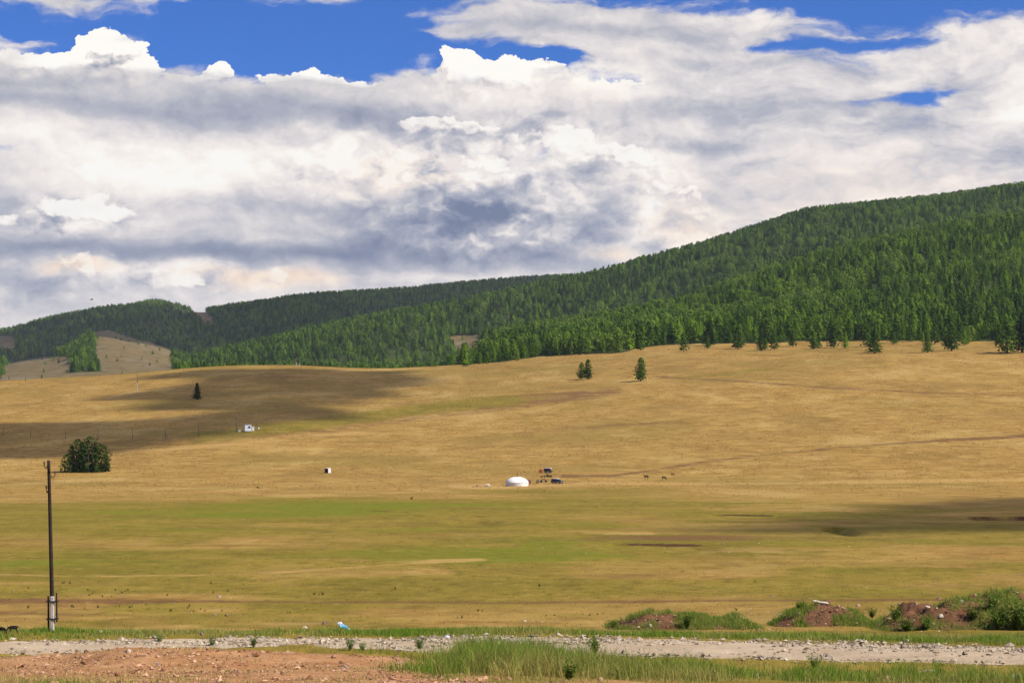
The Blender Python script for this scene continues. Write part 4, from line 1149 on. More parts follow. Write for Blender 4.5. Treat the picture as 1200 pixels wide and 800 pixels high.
def build_gravel():
    rg = np.random.default_rng(31)
    x, y = scatter(-120, 1330, 70, 101, 200000, rg)
    z, X, Y = rowcol(x, y)
    nf = np.interp(X, _rx, ROAD_FAR); nn = np.interp(X, _rx, ROAD_NEAR)
    c = fbm(x / 1.4, y / 1.0, 3, 301)
    dfar = y - nf; dnear = nn - y
    band = np.exp(-((dfar + 0.9) / np.where(dfar < -0.9, np.interp(X, [0, 140, 240, 560, 700, 1200], [0.9, 2.0, 4.0, 4.2, 2.2, 2.0]), 0.7)) ** 2) * np.interp(X, [0, 60, 140, 1200], [0.25, 0.5, 0.95, 1.0])
    band = np.maximum(band, 0.30 * np.exp(-((dnear + 0.2) / 0.8) ** 2))
    band = np.maximum(band, 0.05 * ((dfar < 0) & (dnear < 0)))
    band *= sstep(-0.4, 0.3, c + 0.15)
    k = rg.random(len(x)) < band * 0.8
    x, y, z, X = x[k], y[k], z[k], X[k]
    s = np.clip(rg.lognormal(math.log(0.085), 0.6, len(x)), 0.03, 0.36)
    zr = z + 0.07 * (road_sd(x, y) > 0)
    pebbles('gravel', x, y, zr, s, rg.random(len(x)) ** 0.8, pebble_mat('gravel', (0.16, 0.115, 0.075), (0.48, 0.40, 0.29)), rg, 'loose pale gravel heaped along the far edge of the road')
    print('gravel', len(x))
    x, y = scatter(-120, 700, 58, 84, 60000, rg)
    z, X, Y = rowcol(x, y)
    top = np.interp(X, [-700, 0, 70, 110, 300, 470, 560, 700], [772, 771, 764, 758, 762, 770, 788, 800])
    c = fbm(x / 1.0, y / 1.0, 3, 311)
    k = (Y > top - 1) & (road_sd(x, y) < 0) & (rg.random(len(x)) < sstep(-0.3, 0.4, c) * 0.55 * (1 - sstep(520, 700, X) * 0.8))
    x, y, z = x[k], y[k], z[k]
    s = np.clip(rg.lognormal(math.log(0.055), 0.65, len(x)), 0.025, 0.34)
    pebbles('clods', x, y, z, s, rg.random(len(x)) ** 1.3, pebble_mat('red_clods', (0.20, 0.085, 0.042), (0.56, 0.34, 0.20)), rg, 'broken red earth clods and stones on the bank')
    # scattered pale stones in the meadow, each a point
    n = 900
    Xs = rg.uniform(-150, 1350, n); d = 118 * (330 / 118.0) ** rg.random(n)
    x = (Xs - 600) / F * d; y = d
    c = fbm(x / 30., y / 30., 3, 321) + 0.35 * el(Xs, HOR + 28750 / d, 900, 652, 320, 14)
    k = c > 0.12
    x, y = x[k], y[k]; z = height(x, y)
    pebbles('meadow_stones', x, y, z, np.clip(rg.lognormal(math.log(0.13), 0.5, len(x)), 0.06, 0.4), rg.random(len(x)), pebble_mat('meadow_stones', (0.16, 0.10, 0.06), (0.60, 0.52, 0.40)), rg, 'small stones strewn over the valley floor')
build_gravel()

def mound_mat():
    m, g, b = mat_base('mound_earth', 0.95, 0.1)
    geo = g.nodes.new('ShaderNodeNewGeometry'); P = S(g, geo.outputs['Position'])
    n1 = noise_tex(g, P, 1.2, 5, 0.65); n2 = noise_tex(g, P, 7.0, 5, 0.7)
    c = mixc(g, n1.ramp(0.3, 0.7), (0.120, 0.056, 0.026), (0.20, 0.100, 0.050))
    c = mixc(g, n2.ramp(0.45, 0.7) * 0.7, c, (0.095, 0.044, 0.024))
    c = mixc(g, n2.ramp(0.62, 0.75) * 0.7, c, (0.42, 0.28, 0.17))
    c = mixc(g, attr(g, 'green').ramp(0.3, 0.7), c, (0.13, 0.12, 0.03))
    g.links.new(c.s, b.inputs['Base Color'])
    bn = g.nodes.new('ShaderNodeBump'); bn.inputs['Strength'].default_value = 0.9; bn.inputs['Distance'].default_value = 0.25
    h = n1 * 0.4 + n2 * 0.5
    g.links.new(h.s, bn.inputs['Height']); g.links.new(bn.outputs[0], b.inputs['Normal'])
    return m
MOUND = mound_mat()
CLODS = pebble_mat('mound_clods', (0.14, 0.065, 0.034), (0.50, 0.36, 0.24))
MOUNDS = []
def build_mound(X0, X1, base_row, tops, depth, label, seed, grassy):
    """a dumped heap of earth: crest line from the rows in tops [(X, row)]"""
    rg = np.random.default_rng(seed)
    c = locate((X0 + X1) / 2, base_row); d = c[1]
    u = np.linspace(0, 1, 110); v = np.linspace(0, 1, 36)
    U, Vv = np.meshgrid(u, v)
    x = ((X0 + (X1 - X0) * U) - 600) / F * d; y = d + depth * Vv
    tx = np.array(tops, float)
    crest_z = np.interp(X0 + (X1 - X0) * U, tx[:, 0], EYE - (tx[:, 1] - HOR) / F * (d + depth * 0.5))
    z0 = height(x, y)
    bump = np.sin(np.pi * np.clip(Vv * 1.0, 0, 1)) ** 0.8
    endf = sstep(0, 0.22, U) * (1 - sstep(0.80, 1, U))
    rise = np.maximum(crest_z - z0, 0) * bump * endf * 0.76
    n = fbm(x / 1.1, y / 1.1, 4, seed)
    z = z0 + rise * (1 + 0.6 * n) + 0.10 * n * bump * endf - 0.12 * (1 - np.minimum(1, bump * endf * 4))
    gr = grassy(X0 + (X1 - X0) * U) + 0.02 + 1.15 * fbm(x / 1.5, y / 1.5, 3, seed + 5) - 0.15 * bump + 0.40 * (Vv < 0.5) * (1 - sstep(0.04, 0.22, Vv))
    idx = np.arange(x.size).reshape(x.shape)
    q = np.stack([idx[:-1, :-1], idx[:-1, 1:], idx[1:, 1:], idx[1:, :-1]], -1).reshape(-1, 4)
    t = thing('dirt_mound', (c[0], d, c[2]), label, 'dirt mound')
    V = np.stack([x, y, z], -1).reshape(-1, 3)
    me = np_mesh('earth', V - np.array([c[0], d, c[2]]), q, MOUND, True, dict(green=gr.ravel()))
    mesh_obj('earth', me, t)
    # clods, stones and weeds caught in it
    k = rg.integers(0, len(V), 1300); k = k[(rise.ravel()[k] > 0.12)]
    P = V[k] + rg.normal(0, 0.09, (len(k), 3)) * np.array([1, 1, 0.2])
    Vr, tri = low_rock(rg, len(k)); s = np.clip(rg.lognormal(math.log(0.075), 0.75, len(k)), 0.03, 0.45)
    Vr = Vr * s[:, None, None] * 0.5 + (P - np.array([c[0], d, c[2]]))[:, None, :] + np.array([0, 0, 0.01])
    Fc = (tri[None] + (np.arange(len(k)) * 6)[:, None, None]).reshape(-1, 3)
    ro = mesh_obj('rubble', np_mesh('rubble', Vr.reshape(-1, 3), Fc, CLODS, False, dict(tint=np.repeat(rg.random(len(k)) ** 1.6, 6))), t); ro['kind'] = 'stuff'
    k = rg.integers(0, len(V), 26000)
    gg = gr.ravel()[k]; k = k[(rg.random(len(k)) < sstep(0.15, 0.7, gg)) & (rise.ravel()[k] > 0.02)]
    P = V[k] + rg.normal(0, 0.10, (len(k), 3)) * np.array([1, 1, 0.0]) - np.array([c[0], d, c[2]])
    Vb, Fb, T, Sh = blades(P[:, 0], P[:, 1], P[:, 2], rg.uniform(0.10, 0.36, len(k)), rg.uniform(0.015, 0.03, len(k)), rg.uniform(0.1, 0.7, len(k)), np.clip(0.75 + rg.normal(0, 0.22, len(k)), 0, 1), rg)
    go = mesh_obj('weeds', np_mesh('weeds', Vb, Fb, GRASS, False, dict(tint=T, shade=Sh)), t); go['kind'] = 'stuff'
    MOUNDS.append((V, X0, X1))
build_mound(700, 905, 738, [(700, 736), (728, 727), (755, 718), (780, 713), (815, 715), (845, 722), (875, 720), (905, 730)], 6.5, 'low mound of red earth and rubble beyond the middle of the road', 401, lambda X: 0.30 + 0.5 * el(X, 0, 720, 0, 16, 1) + 0.45 * el(X, 0, 805, 0, 18, 1) + 0.4 * sstep(850, 880, X))
build_mound(900, 1035, 734, [(900, 730), (925, 716), (945, 706), (975, 703), (1000, 708), (1020, 718), (1035, 726)], 6.0, 'steep reddish earth mound with a white slab on its top', 411, lambda X: 0.18 + 0.5 * el(X, 0, 938, 0, 10, 1) + 0.6 * sstep(1000, 1025, X))
build_mound(1022, 1300, 738, [(1022, 728), (1050, 714), (1080, 705), (1105, 699), (1140, 697), (1170, 694), (1200, 692), (1300, 700)], 7.0, 'long earth mound half grown over with weeds at the right', 421, lambda X: 0.42 + 0.4 * el(X, 0, 1040, 0, 10, 1) + 0.5 * sstep(1140, 1170, X))

def on_top(X, Y):
    """ground or mound point that shows at X, Y"""
    p = locate(X, Y, None, 55)
    best = None
    for V, X0, X1 in MOUNDS:
        if X0 <= X <= X1:
            Xv = 600 + F * V[:, 0] / V[:, 1]; Yv = HOR - F * (V[:, 2] - EYE) / V[:, 1]
            dd = np.abs(Xv - X) + np.abs(Yv - Y) * 2 + (V[:, 1] - V[:, 1].min()) * 0.8
            i = int(np.argmin(dd))
            if abs(Xv[i] - X) + 2 * abs(Yv[i] - Y) < 9: best = V[i]
    return best if best is not None else p

ROCKS = [(119, 741, 7, PALE_STONE, 'small pale stone on the grassy verge right of the pole foot'), (159, 739, 6, TAN_STONE, 'small tan stone in the verge between the pole and the weeds'),
    (236, 744, 9, PALE_STONE, 'pale stone at the edge of the gravel on the left'), (357, 736, 9, PALE_STONE, 'white stone in the verge a little left of the pinkish boulder'),
    (381, 731, 12, TAN_STONE, 'pinkish boulder in the verge left of the blue plastic bag'), (593, 781, 14, TAN_STONE, 'flat tan stone at the lower edge of the tall grass'),
    (722, 783, 15, PALE_STONE, 'pale rounded stone in the tall grass beside the broad brown rock'), (785, 791, 20, TAN_STONE, 'broad brown rock at the bottom of the tall grass'),
    (704, 797, 10, TAN_STONE, 'brownish stone at the bottom below the tall grass'), (754, 794, 8, GREY_STONE, 'small grey stone just left of the broad brown rock'),
    (887, 793, 11, PALE_STONE, 'pale stone in the dry grass beside the right half of the road'), (890, 744, 9, PALE_STONE, 'pale stone on the far road edge past the low mound'),
    (761, 735, 9, PALE_STONE, 'white stone at the foot of the low red mound'), (1127, 706, 13, PALE_STONE, 'largest white boulder near the top of the long mound'),
    (1102, 721, 10, PALE_STONE, 'white stone on the face of the long mound below the boulder'), (1087, 712, 8, PALE_STONE, 'small upright white stone on the long mound'),
    (1100, 702, 8, TAN_STONE, 'tan stone on the crest of the long mound'), (1005, 710, 9, TAN_STONE, 'pinkish stone on the right shoulder of the steep mound'),
    (1040, 797, 15, TAN_STONE, 'pinkish rock at the bottom edge left of the curved white stick'), (1140, 799, 14, TAN_STONE, 'tan rock at the bottom edge right of the curved white stick'),
    (1190, 794, 12, PALE_STONE, 'pale rock in the grass at the lower right corner'), (1061, 752, 11, PALE_STONE, 'pale block on the far road edge under the long mound'),
    (405, 783, 10, PALE_STONE, 'white lump on the red earth bank'), (330, 789, 9, TAN_STONE, 'tan clod near the bottom of the red earth bank'), (470, 778, 12, TAN_STONE, 'flat stone at the right end of the red earth bank'),
    (185, 779, 8, GREY_STONE, 'dark stone in the middle of the red earth bank'), (150, 764, 10, PALE_STONE, 'pale stone on the top of the red earth bank'), (930, 759, 8, GREY_STONE, 'grey stone on the road below the steep mound'),
    (655, 744, 8, PALE_STONE, 'pale stone heading the gravel past the grass clump'), (815, 744, 9, GREY_STONE, 'grey stone on the gravel edge below the low mound'),
    (1012, 752, 10, GREY_STONE, 'grey block on the far road edge below the gap in the mounds'), (962, 770, 6, PALE_STONE, 'small pale stone lying in the roadway')]
for k, (X, Y, wpx, mat, lab) in enumerate(ROCKS):
    p = on_top(X, Y); s = 0.88 * wpx / px_m(p)
    o = mesh_obj('stone', rock_mesh('stone', 500 + k, mat, 0.62))
    rise = 0.12 * s
    o.location = (p[0], p[1], p[2] + rise + (0.08 if road_sd(np.array(p[0]), np.array(p[1])) > 0.2 else 0.02)); o.scale = (s * 1.1, s * 0.9, s); o.rotation_euler = (0.1 * (k % 3 - 1), 0.1 * (k % 2), k * 1.3)
    tag(o, lab, 'stone', 'stones lying by the road')
# white slab on the steep mound, curved pale stick in the grass
def build_slab():
    p = on_top(962, 707); bm = bmesh.new(); L = 18 / px_m(p)
    add_box(bm, (0, 0, 0), (L, 0.22, 0.07)); bmesh.ops.subdivide_edges(bm, edges=bm.edges[:], cuts=3, use_grid_fill=True)
    for v in bm.verts: v.co += mnoise.noise_vector(v.co * 3) * 0.035
    o = bm_obj('white_slab', bm, PALE_STONE); o.location = (p[0], p[1] - 0.1, p[2] + 0.12); o.rotation_euler = (0.35, 0.16, 0)
    tag(o, 'long thin white slab lying on top of the steep mound', 'slab')
    p = locate(1092, 792); bm = bmesh.new(); s = 1 / px_m(p)
    pts = [(-14, 3), (-6, 5), (3, 4.6), (9, 1), (12, -5)]
    q = [Vector((a * s, 0.02 * i, b * s)) for i, (a, b) in enumerate(pts)]
    for a, b in zip(q[:-1], q[1:]): add_tube(bm, a, b, 0.035, 0.03, 6)
    o = bm_obj('dry_branch', bm, mat_plain('dead_wood', (0.50, 0.43, 0.33), 0.9, 0.2)); o.location = (p[0], p[1], p[2] + 0.06)
    tag(o, 'curved bleached stick lying in the grass at the bottom right', 'stick')
build_slab()

# ------------------------------------------------------------------ weeds and bushes
def bush_mesh(name, seed, n, mat):
    rg = np.random.default_rng(seed)
    # leafy stems from one root, unit height
    V, Fc, T = [], [], []
    off = 0
    for k in range(n):
        a = rg.random() * 6.283; le = rg.uniform(0.05, 0.55); L = rg.uniform(0.55, 1.0)
        d = np.array([math.cos(a) * le, math.sin(a) * le, 1.0]); d /= np.linalg.norm(d)
        sd = np.cross(d, rg.normal(0, 1, 3)); sd /= np.linalg.norm(sd)
        tip = d * L + np.array([math.cos(a), math.sin(a), -0.4]) * 0.06
        w = 0.018
        V += [-sd * w + d * -0.04, sd * w + d * -0.04, tip]; Fc.append([off, off + 1, off + 2]); T += [0.6] * 3; off += 3
        m = 11
        for j in range(m):
            t = rg.uniform(0.2, 1.0); c = d * L * t
            o = rg.normal(0, 1, 3); o /= np.linalg.norm(o); o[2] = abs(o[2]) * 0.6
            s2 = np.cross(o, rg.normal(0, 1, 3)); s2 /= np.linalg.norm(s2)
            ll = 0.17 * rg.uniform(0.6, 1.2) * (1.15 - 0.5 * t)
            V += [c, c + o * ll * 0.5 + s2 * ll * 0.24, c + o * ll, c + o * ll * 0.5 - s2 * ll * 0.24]; tv = rg.random()
            Fc += [[off, off + 1, off + 2], [off, off + 2, off + 3]]; T += [tv] * 4; off += 4
    return np_mesh(name, np.array(V), np.array(Fc), mat, False, dict(tint=np.array(T)))
WEED = leaf_material('weed_leaves', (0.045, 0.080, 0.014), (0.165, 0.240, 0.036), 0.4, 0.3)
DARKWEED = leaf_material('dark_weed', (0.022, 0.036, 0.010), (0.070, 0.095, 0.020), 0.3, 0.3)
BLUEWEED = leaf_material('grey_green_weed', (0.13, 0.18, 0.06), (0.28, 0.34, 0.13), 0.45, 0.3)
BM = [bush_mesh('bush', 600 + k, 26, WEED) for k in range(3)] + [bush_mesh('weed', 610 + k, 22, BLUEWEED) for k in range(2)]
def plant(me, nm, X, Y, hpx, wide, label, cat='plant', group=None, rz=0.0, hf=on_top):
    p = hf(X, Y); h = hpx / px_m(p)
    o = mesh_obj(nm, me); o.location = (p[0], p[1], p[2] - 0.01); o.scale = (h * wide, h * wide, h); o.rotation_euler = (0, 0, rz)
    return tag(o, label, cat, group)
for k, (X, Y, hp, wd, m, lab) in enumerate([(1193, 740, 44, 0.95, 0, 'tall green bush at the right border on the long mound'), (1172, 742, 40, 0.9, 1, 'bright leafy bush left of the tall bush at the right border'),
        (1212, 742, 40, 1.0, 2, 'dark leafy bush cut off by the right border'), (1166, 712, 20, 1.2, 2, 'low bush on the crest of the long mound'), (1050, 728, 22, 1.1, 1, 'green weed clump at the left foot of the long mound'),
        (1062, 741, 24, 1.2, 0, 'broad weed clump before the long mound'), (1140, 728, 22, 1.2, 2, 'weed clump in the middle of the long mound'), (805, 736, 22, 0.9, 0, 'upright green weed on the low red mound'), (720, 737, 14, 1.3, 1, 'low weed at the left end of the low red mound'),
        (938, 714, 12, 1.2, 2, 'small weed on the left crest of the steep mound'), (1022, 724, 14, 1.3, 0, 'weed in the gap between the steep and the long mound'),
        (187, 753, 14, 1.2, 3, 'grey green weed on the gravel, leftmost of three'), (249, 758, 18, 0.9, 3, 'tall spiky weed on the gravel between two others'), (297, 758, 16, 1.1, 4, 'spreading weed on the gravel, rightmost of three'),
        (410, 762, 20, 1.1, 3, 'leafy weed in front of the gravel below the blue bag'), (425, 763, 15, 1.0, 4, 'smaller weed just right of the weed below the blue bag'), (492, 762, 20, 1.2, 4, 'grey green weed at the left end of the tall grass'),
        (667, 798, 28, 1.1, 0, 'dark leafy clump in the middle of the tall grass'), (697, 768, 30, 0.9, 1, 'bright weed towering over the tall grass'), (955, 783, 20, 1.2, 2, 'green weed at the near road edge'), (545, 770, 24, 1.2, 1, 'green weed where the tall grass begins'), (1085, 742, 26, 1.0, 1, 'bright weed before the white boulder')]):
    plant(BM[m], 'bush' if hp > 30 else 'weed', X, Y, hp, wd, lab, 'bush' if hp > 30 else 'weed', None, k * 1.9)
# dark tussocks strewn on the cropped meadow left of the middle
tm = [bush_mesh('tussock', 620 + k, 16, DARKWEED) for k in range(3)]
rr = random.Random(8)
TUS = [(75, 683), (73, 684), (82, 684), (103, 692), (105, 698), (108, 696), (120, 699), (131, 699), (147, 693), (150, 692), (143, 695), (33, 690), (33, 712), (60, 700), (84, 711), (86, 712), (99, 713), (115, 712), (136, 711), (140, 711), (152, 712), (155, 711), (171, 709),
       (200, 716), (220, 713), (222, 711), (227, 716), (235, 714), (240, 716), (260, 716), (285, 720), (250, 695), (247, 684), (285, 685), (267, 693), (135, 692), (196, 698), (374, 697), (378, 697), (368, 697), (463, 690), (337, 718), (340, 718), (560, 716), (565, 716), (536, 724), (541, 724), (640, 721), (650, 721), (691, 721), (700, 720), (885, 682), (863, 715), (632, 687), (302, 572), (482, 585)]
for k, (X, Y) in enumerate(TUS):
    plant(tm[k % 3], 'tussock', X, Y, rr.uniform(2.2, 4.2), rr.uniform(1.0, 1.9), 'low dark weed tussock on the cropped meadow', 'tussock', 'dark tussocks on the cropped meadow', rr.random() * 6, lambda a, b: locate(a, b))

# ------------------------------------------------------------------ poles
WOOD = mat_plain('weathered_wood', (0.030, 0.020, 0.017), 0.85, 0.35, 5.0, 0.2, bump=0.4)
WOOD_GREY = mat_plain('grey_wood', (0.17, 0.13, 0.10), 0.9, 0.3, 3.0, 0.15)
CONCRETE = mat_plain('concrete', (0.46, 0.43, 0.40), 0.9, 0.18, 4.0, 0.2, bump=0.3)
IRON = mat_plain('dark_iron', (0.035, 0.032, 0.032), 0.6, 0.3, 8.0, 0.4, 0.5)
PORCELAIN = mat_plain('brown_porcelain', (0.10, 0.055, 0.035), 0.25, 0.2, 8.0, 0.5)
def big_pole():
    p = locate(62, 740); s = 1 / px_m(p)
    H = 201 * s
    t = thing('utility_pole', (p[0], p[1], p[2]), 'bare wooden utility pole strapped to a pale concrete butt in the left foreground', 'pole')
    lean = Vector((-5.0 * s / H, 0.0, 1.0))
    at = lambda h: Vector((lean.x * h, 0, h))
    bm = bmesh.new(); n = 12
    for k in range(n):
        a, b = at(0.35 + (H - 0.35) * k / n), at(0.35 + (H - 0.35) * (k + 1) / n)
        add_tube(bm, a, b, 0.100 - 0.030 * k / n, 0.100 - 0.030 * (k + 1) / n, 12, caps=(k in (0, n - 1)))
    bm_obj('pole_shaft', bm, WOOD, t, True)
    # concrete butt stands in front of the shaft, a second dark stake behind it
    bm = bmesh.new(); add_box(bm, (0.02, -0.22, 42 * s / 2 - 0.2), (0.16, 0.15, 42 * s + 0.4)); bmesh.ops.bevel(bm, geom=bm.edges[:], offset=0.02, segments=1, affect='EDGES')
    bm_obj('concrete_butt', bm, CONCRETE, t)
    bm = bmesh.new(); add_tube(bm, (-0.17, -0.12, -0.1), (-0.18, -0.12, 42.5 * s), 0.045, 0.04, 8); bm_obj('side_stake', bm, WOOD, t)
    bm = bmesh.new(); add_tube(bm, (0.20, -0.10, 12 * s), (0.18, -0.10, 46 * s), 0.04, 0.035, 8); bm_obj('side_stake', bm, WOOD, t)
    for h in (15.5 * s, 36 * s):
        bm = bmesh.new()
        for k in range(5): add_box(bm, (0.0, -0.10, h + (k - 2) * 0.012), (0.50 - 0.01 * abs(k - 2), 0.44, 0.011))
        bm_obj('wire_binding', bm, IRON, t)
    # hooked pins with insulators
    for X, Y, sd in ((51.5, 546, -1), (65, 557, 1), (54, 574.5, -1)):
        h = (740 - Y) * s; c = at(h)
        bm = bmesh.new(); pts = []
        x0 = sd * 0.07; x1 = (X - 62) * s - c.x
        for k in range(9):
            a = math.pi * k / 8
            pts.append(c + Vector((x0 + (x1 - x0) * 0.9 * (k / 8), 0, -0.10 * math.sin(a) * 1.1 + 0.03 * k / 8)))
        pts.append(pts[-1] + Vector((0, 0, 0.12)))
        for a, b in zip(pts[:-1], pts[1:]): add_tube(bm, a, b, 0.018, 0.018, 6)
        hk = bm_obj('hook', bm, IRON, t, True)
        bm = bmesh.new(); e = pts[-1]
        add_lathe(bm, [(0.015, 0), (0.048, 0.0), (0.052, 0.035), (0.034, 0.05), (0.044, 0.07), (0.034, 0.11), (0.012, 0.125)], 12, tuple(e - Vector((0, 0, 0.05))))
        bm_obj('insulator', bm, PORCELAIN, hk, True)
big_pole()
POLES = [(4, 510, 13, 'l', 'thin pole at the far left border below the ridge'), (36, 512, 13, 'l', 'thin pole in the shade, second from the left border'), (77, 514, 9, 'f', 'short pole in the shade above the left of the thicket'), (115, 515, 13, 'l', 'thin pole just above the thicket'),
         (155, 515, 13, 'l', 'thin pole next right of the thicket'), (194, 515, 12, 'a', 'braced two legged pole on the lit slope'), (233, 511, 20, 'l', 'tall thin pole between the braced pole and the cabin'), (277, 505, 16, 'l', 'thin pole standing just left of the white cabin'),
         (161, 458, 24, 'c', 'pole with a pale butt below the ridge, left of the lone spruce'), (347, 428.3, 9, 'c', 'left of two pale posts on the ridge line'), (351, 428.6, 8, 'c', 'right of two pale posts on the ridge line'), (30, 447, 8, 'f', 'faint post at the left end of the ridge')]
for X, Y, hp, kd, lab in POLES:
    p = locate(X, Y); s = 1 / px_m(p); H = hp * s; r = 0.12 if p[1] < 900 else 0.17
    t = thing('power_pole', p, lab, 'pole', 'poles of the line across the slope')
    bm = bmesh.new()
    add_tube(bm, (0, 0, 0.25 * H if kd == 'c' else -0.2), (0, 0, H), r, r * 0.7, 8); bm_obj('pole_shaft', bm, WOOD_GREY, t, True)
    if kd == 'c':
        bm = bmesh.new(); add_box(bm, (0.1, -0.2, 0.2 * H), (r * 2.2, r * 1.8, 0.42 * H)); bm_obj('concrete_butt', bm, CONCRETE, t)
    if kd == 'a':
        for sd in (-1, 1):
            bm = bmesh.new(); add_tube(bm, (sd * 1.0, 0, -0.1), (sd * 0.1, 0, H * 0.75), r * 0.9, r * 0.7, 6); bm_obj('brace', bm, WOOD_GREY, t)
    for sd, hz in ((-1, 0.97), (1, 0.90)):
        bm = bmesh.new(); add_lathe(bm, [(0.03, 0), (0.06, 0.02), (0.05, 0.14), (0.02, 0.18)], 8, (sd * (r + 0.05), -0.05, H * hz - 0.1)); bm_obj('insulator', bm, PORCELAIN, t, True)

# ------------------------------------------------------------------ ger
FELT = mat_plain('white_felt', (0.80, 0.79, 0.77), 0.9, 0.06, 1.5, 0.1); ROPE = mat_plain('rope', (0.30, 0.24, 0.17), 0.9, 0.2)
DOOR = mat_plain('painted_door', (0.34, 0.12, 0.05), 0.6, 0.2); RING = mat_plain('smoke_ring', (0.20, 0.10, 0.05), 0.8, 0.2); PIPE = mat_plain('stove_pipe', (0.10, 0.10, 0.11), 0.5, 0.2, 8, 0.4, 0.7)
def build_ger():
    p = locate(606, 569.5); s = 1 / px_m(p); R = 13.4 * s; W = 0.85; H = 11.0 * s
    t = thing('ger', (p[0], p[1] + R * 0.9, float(height(np.array(p[0]), np.array(p[1] + R * 0.9)))), 'round white felt ger with a low domed roof in the middle of the valley', 'ger', None, 0.5)
    t.location.z -= 0.05
    bm = bmesh.new(); add_lathe(bm, [(R * 0.985, -0.3), (R, 0.2), (R, W * 0.8), (R * 0.99, W)], 40); bm_obj('felt_wall', bm, FELT, t, True)
    bm = bmesh.new(); add_lathe(bm, [(R * 1.02, W - 0.15), (R * 1.01, W + 0.03), (R * 0.95, W + (H - W) * 0.24), (R * 0.82, W + (H - W) * 0.54), (R * 0.62, W + (H - W) * 0.78), (R * 0.40, W + (H - W) * 0.93), (R * 0.20, H * 0.99)], 40); rf = bm_obj('felt_roof', bm, FELT, t, True)
    bm = bmesh.new(); add_lathe(bm, [(R * 0.20, 0), (R * 0.22, 0.06), (R * 0.19, 0.16), (R * 0.02, 0.22)], 24, (0, 0, H * 0.95)); bm_obj('crown_ring', bm, RING, rf, True)
    bm = bmesh.new(); add_tube(bm, (0.2, 0.1, H * 0.9), (0.2, 0.1, H + 0.75), 0.07, 0.07, 10); bm_obj('stove_pipe', bm, PIPE, rf, True)
    for z in (0.3, 0.65):
        bm = bmesh.new(); add_lathe(bm, [(R + 0.005, z - 0.03), (R + 0.03, z), (R + 0.005, z + 0.03)], 40); bm_obj('girth_rope', bm, ROPE, t)
    a = math.radians(-22)
    rot = Matrix.Rotation(a + math.pi / 2, 3, 'Z')
    bm = bmesh.new(); add_box(bm, (R * math.cos(a), R * math.sin(a), 0.75), (0.95, 0.22, 1.5), rot); d = bm_obj('door_frame', bm, DOOR, t)
    bm = bmesh.new(); add_box(bm, ((R + 0.1) * math.cos(a), (R + 0.1) * math.sin(a), 0.72), (0.74, 0.10, 1.32), rot); bm_obj('door_leaf', bm, mat_plain('orange_door', (0.52, 0.20, 0.05), 0.6, 0.2), d)
build_ger()

# ------------------------------------------------------------------ vehicles and gear by the ger
GLASS = mat_plain('dark_glass', (0.02, 0.025, 0.03), 0.08, 0.2, 3, 0.6); TYRE = mat_plain('tyre', (0.02, 0.02, 0.02), 0.9, 0.2); STEEL = mat_plain('steel', (0.45, 0.45, 0.46), 0.4, 0.1, 6, 0.5, 0.8)
WHITE = mat_plain('white_paint', (0.76, 0.76, 0.75), 0.4, 0.05, 2, 0.4); DARK_TEAL = mat_plain('dark_teal_paint', (0.025, 0.055, 0.075), 0.3, 0.15, 2, 0.5)
def wheel(parent, c, r, w):
    bm = bmesh.new(); add_tube(bm, (c[0] - w / 2, c[1], c[2]), (c[0] + w / 2, c[1], c[2]), r, r, 18)
    bmesh.ops.bevel(bm, geom=[e for e in bm.edges if abs(e.verts[0].co.x - e.verts[1].co.x) < 1e-4], offset=r * 0.12, segments=2, affect='EDGES')
    o = bm_obj('wheel', bm, TYRE, parent)
    bm = bmesh.new(); add_tube(bm, (c[0] - w / 2 - 0.01, c[1], c[2]), (c[0] + w / 2 + 0.01, c[1], c[2]), r * 0.6, r * 0.6, 14); bm_obj('rim', bm, STEEL, o)
def profile_body(name, prof, width, mat, parent, inset=0.0, taper=0.0):
    """side outline (y along, z up) given thickness across x"""
    bm = bmesh.new(); zmin = min(z for _, z in prof); zmax = max(z for _, z in prof)
    def w(z): return width / 2 * (1 - taper * (z - zmin) / (zmax - zmin))
    A = [bm.verts.new((-w(z), y, z)) for y, z in prof]; B = [bm.verts.new((w(z), y, z)) for y, z in prof]
    bm.faces.new(A); bm.faces.new(B[::-1]); n = len(prof)
    for k in range(n): bm.faces.new((A[k], B[k], B[(k + 1) % n], A[(k + 1) % n]))
    bmesh.ops.bevel(bm, geom=bm.edges[:], offset=0.05, segments=2, affect='EDGES')
    return bm_obj(name, bm, mat, parent)
def build_car():
    p = locate(653, 566.5)
    t = thing('parked_car', p, 'dark off road car with a white roof parked right of the ger', 'car', None, math.radians(52), 0.72)
    profile_body('body', [(-2.1, 0.42), (-2.15, 0.95), (-1.0, 1.08), (1.9, 1.1), (2.1, 0.9), (2.1, 0.42)], 1.78, DARK_TEAL, t)
    profile_body('cabin', [(-1.05, 1.06), (-0.45, 1.62), (1.85, 1.64), (1.98, 1.06)], 1.66, GLASS, t, taper=0.14)
    profile_body('car_roof', [(-0.62, 1.60), (-0.42, 1.72), (1.8, 1.74), (1.9, 1.60)], 1.48, WHITE, t)
    for x in (-0.8, 0.8):
        for y in (-1.35, 1.3): wheel(t, (x, y, 0.38), 0.38, 0.24)
        bm = bmesh.new(); add_tube(bm, (x * 0.8, -2.10, 0.78), (x * 0.8, -2.19, 0.78), 0.13, 0.13, 12); bm_obj('headlight', bm, STEEL, t)
    bm = bmesh.new(); add_box(bm, (0, -2.2, 0.52), (1.7, 0.12, 0.2)); bm_obj('bumper', bm, STEEL, t)
    bm = bmesh.new(); add_box(bm, (0, -2.165, 0.80), (0.9, 0.05, 0.2)); bm_obj('grille', bm, IRON, t)
build_car()
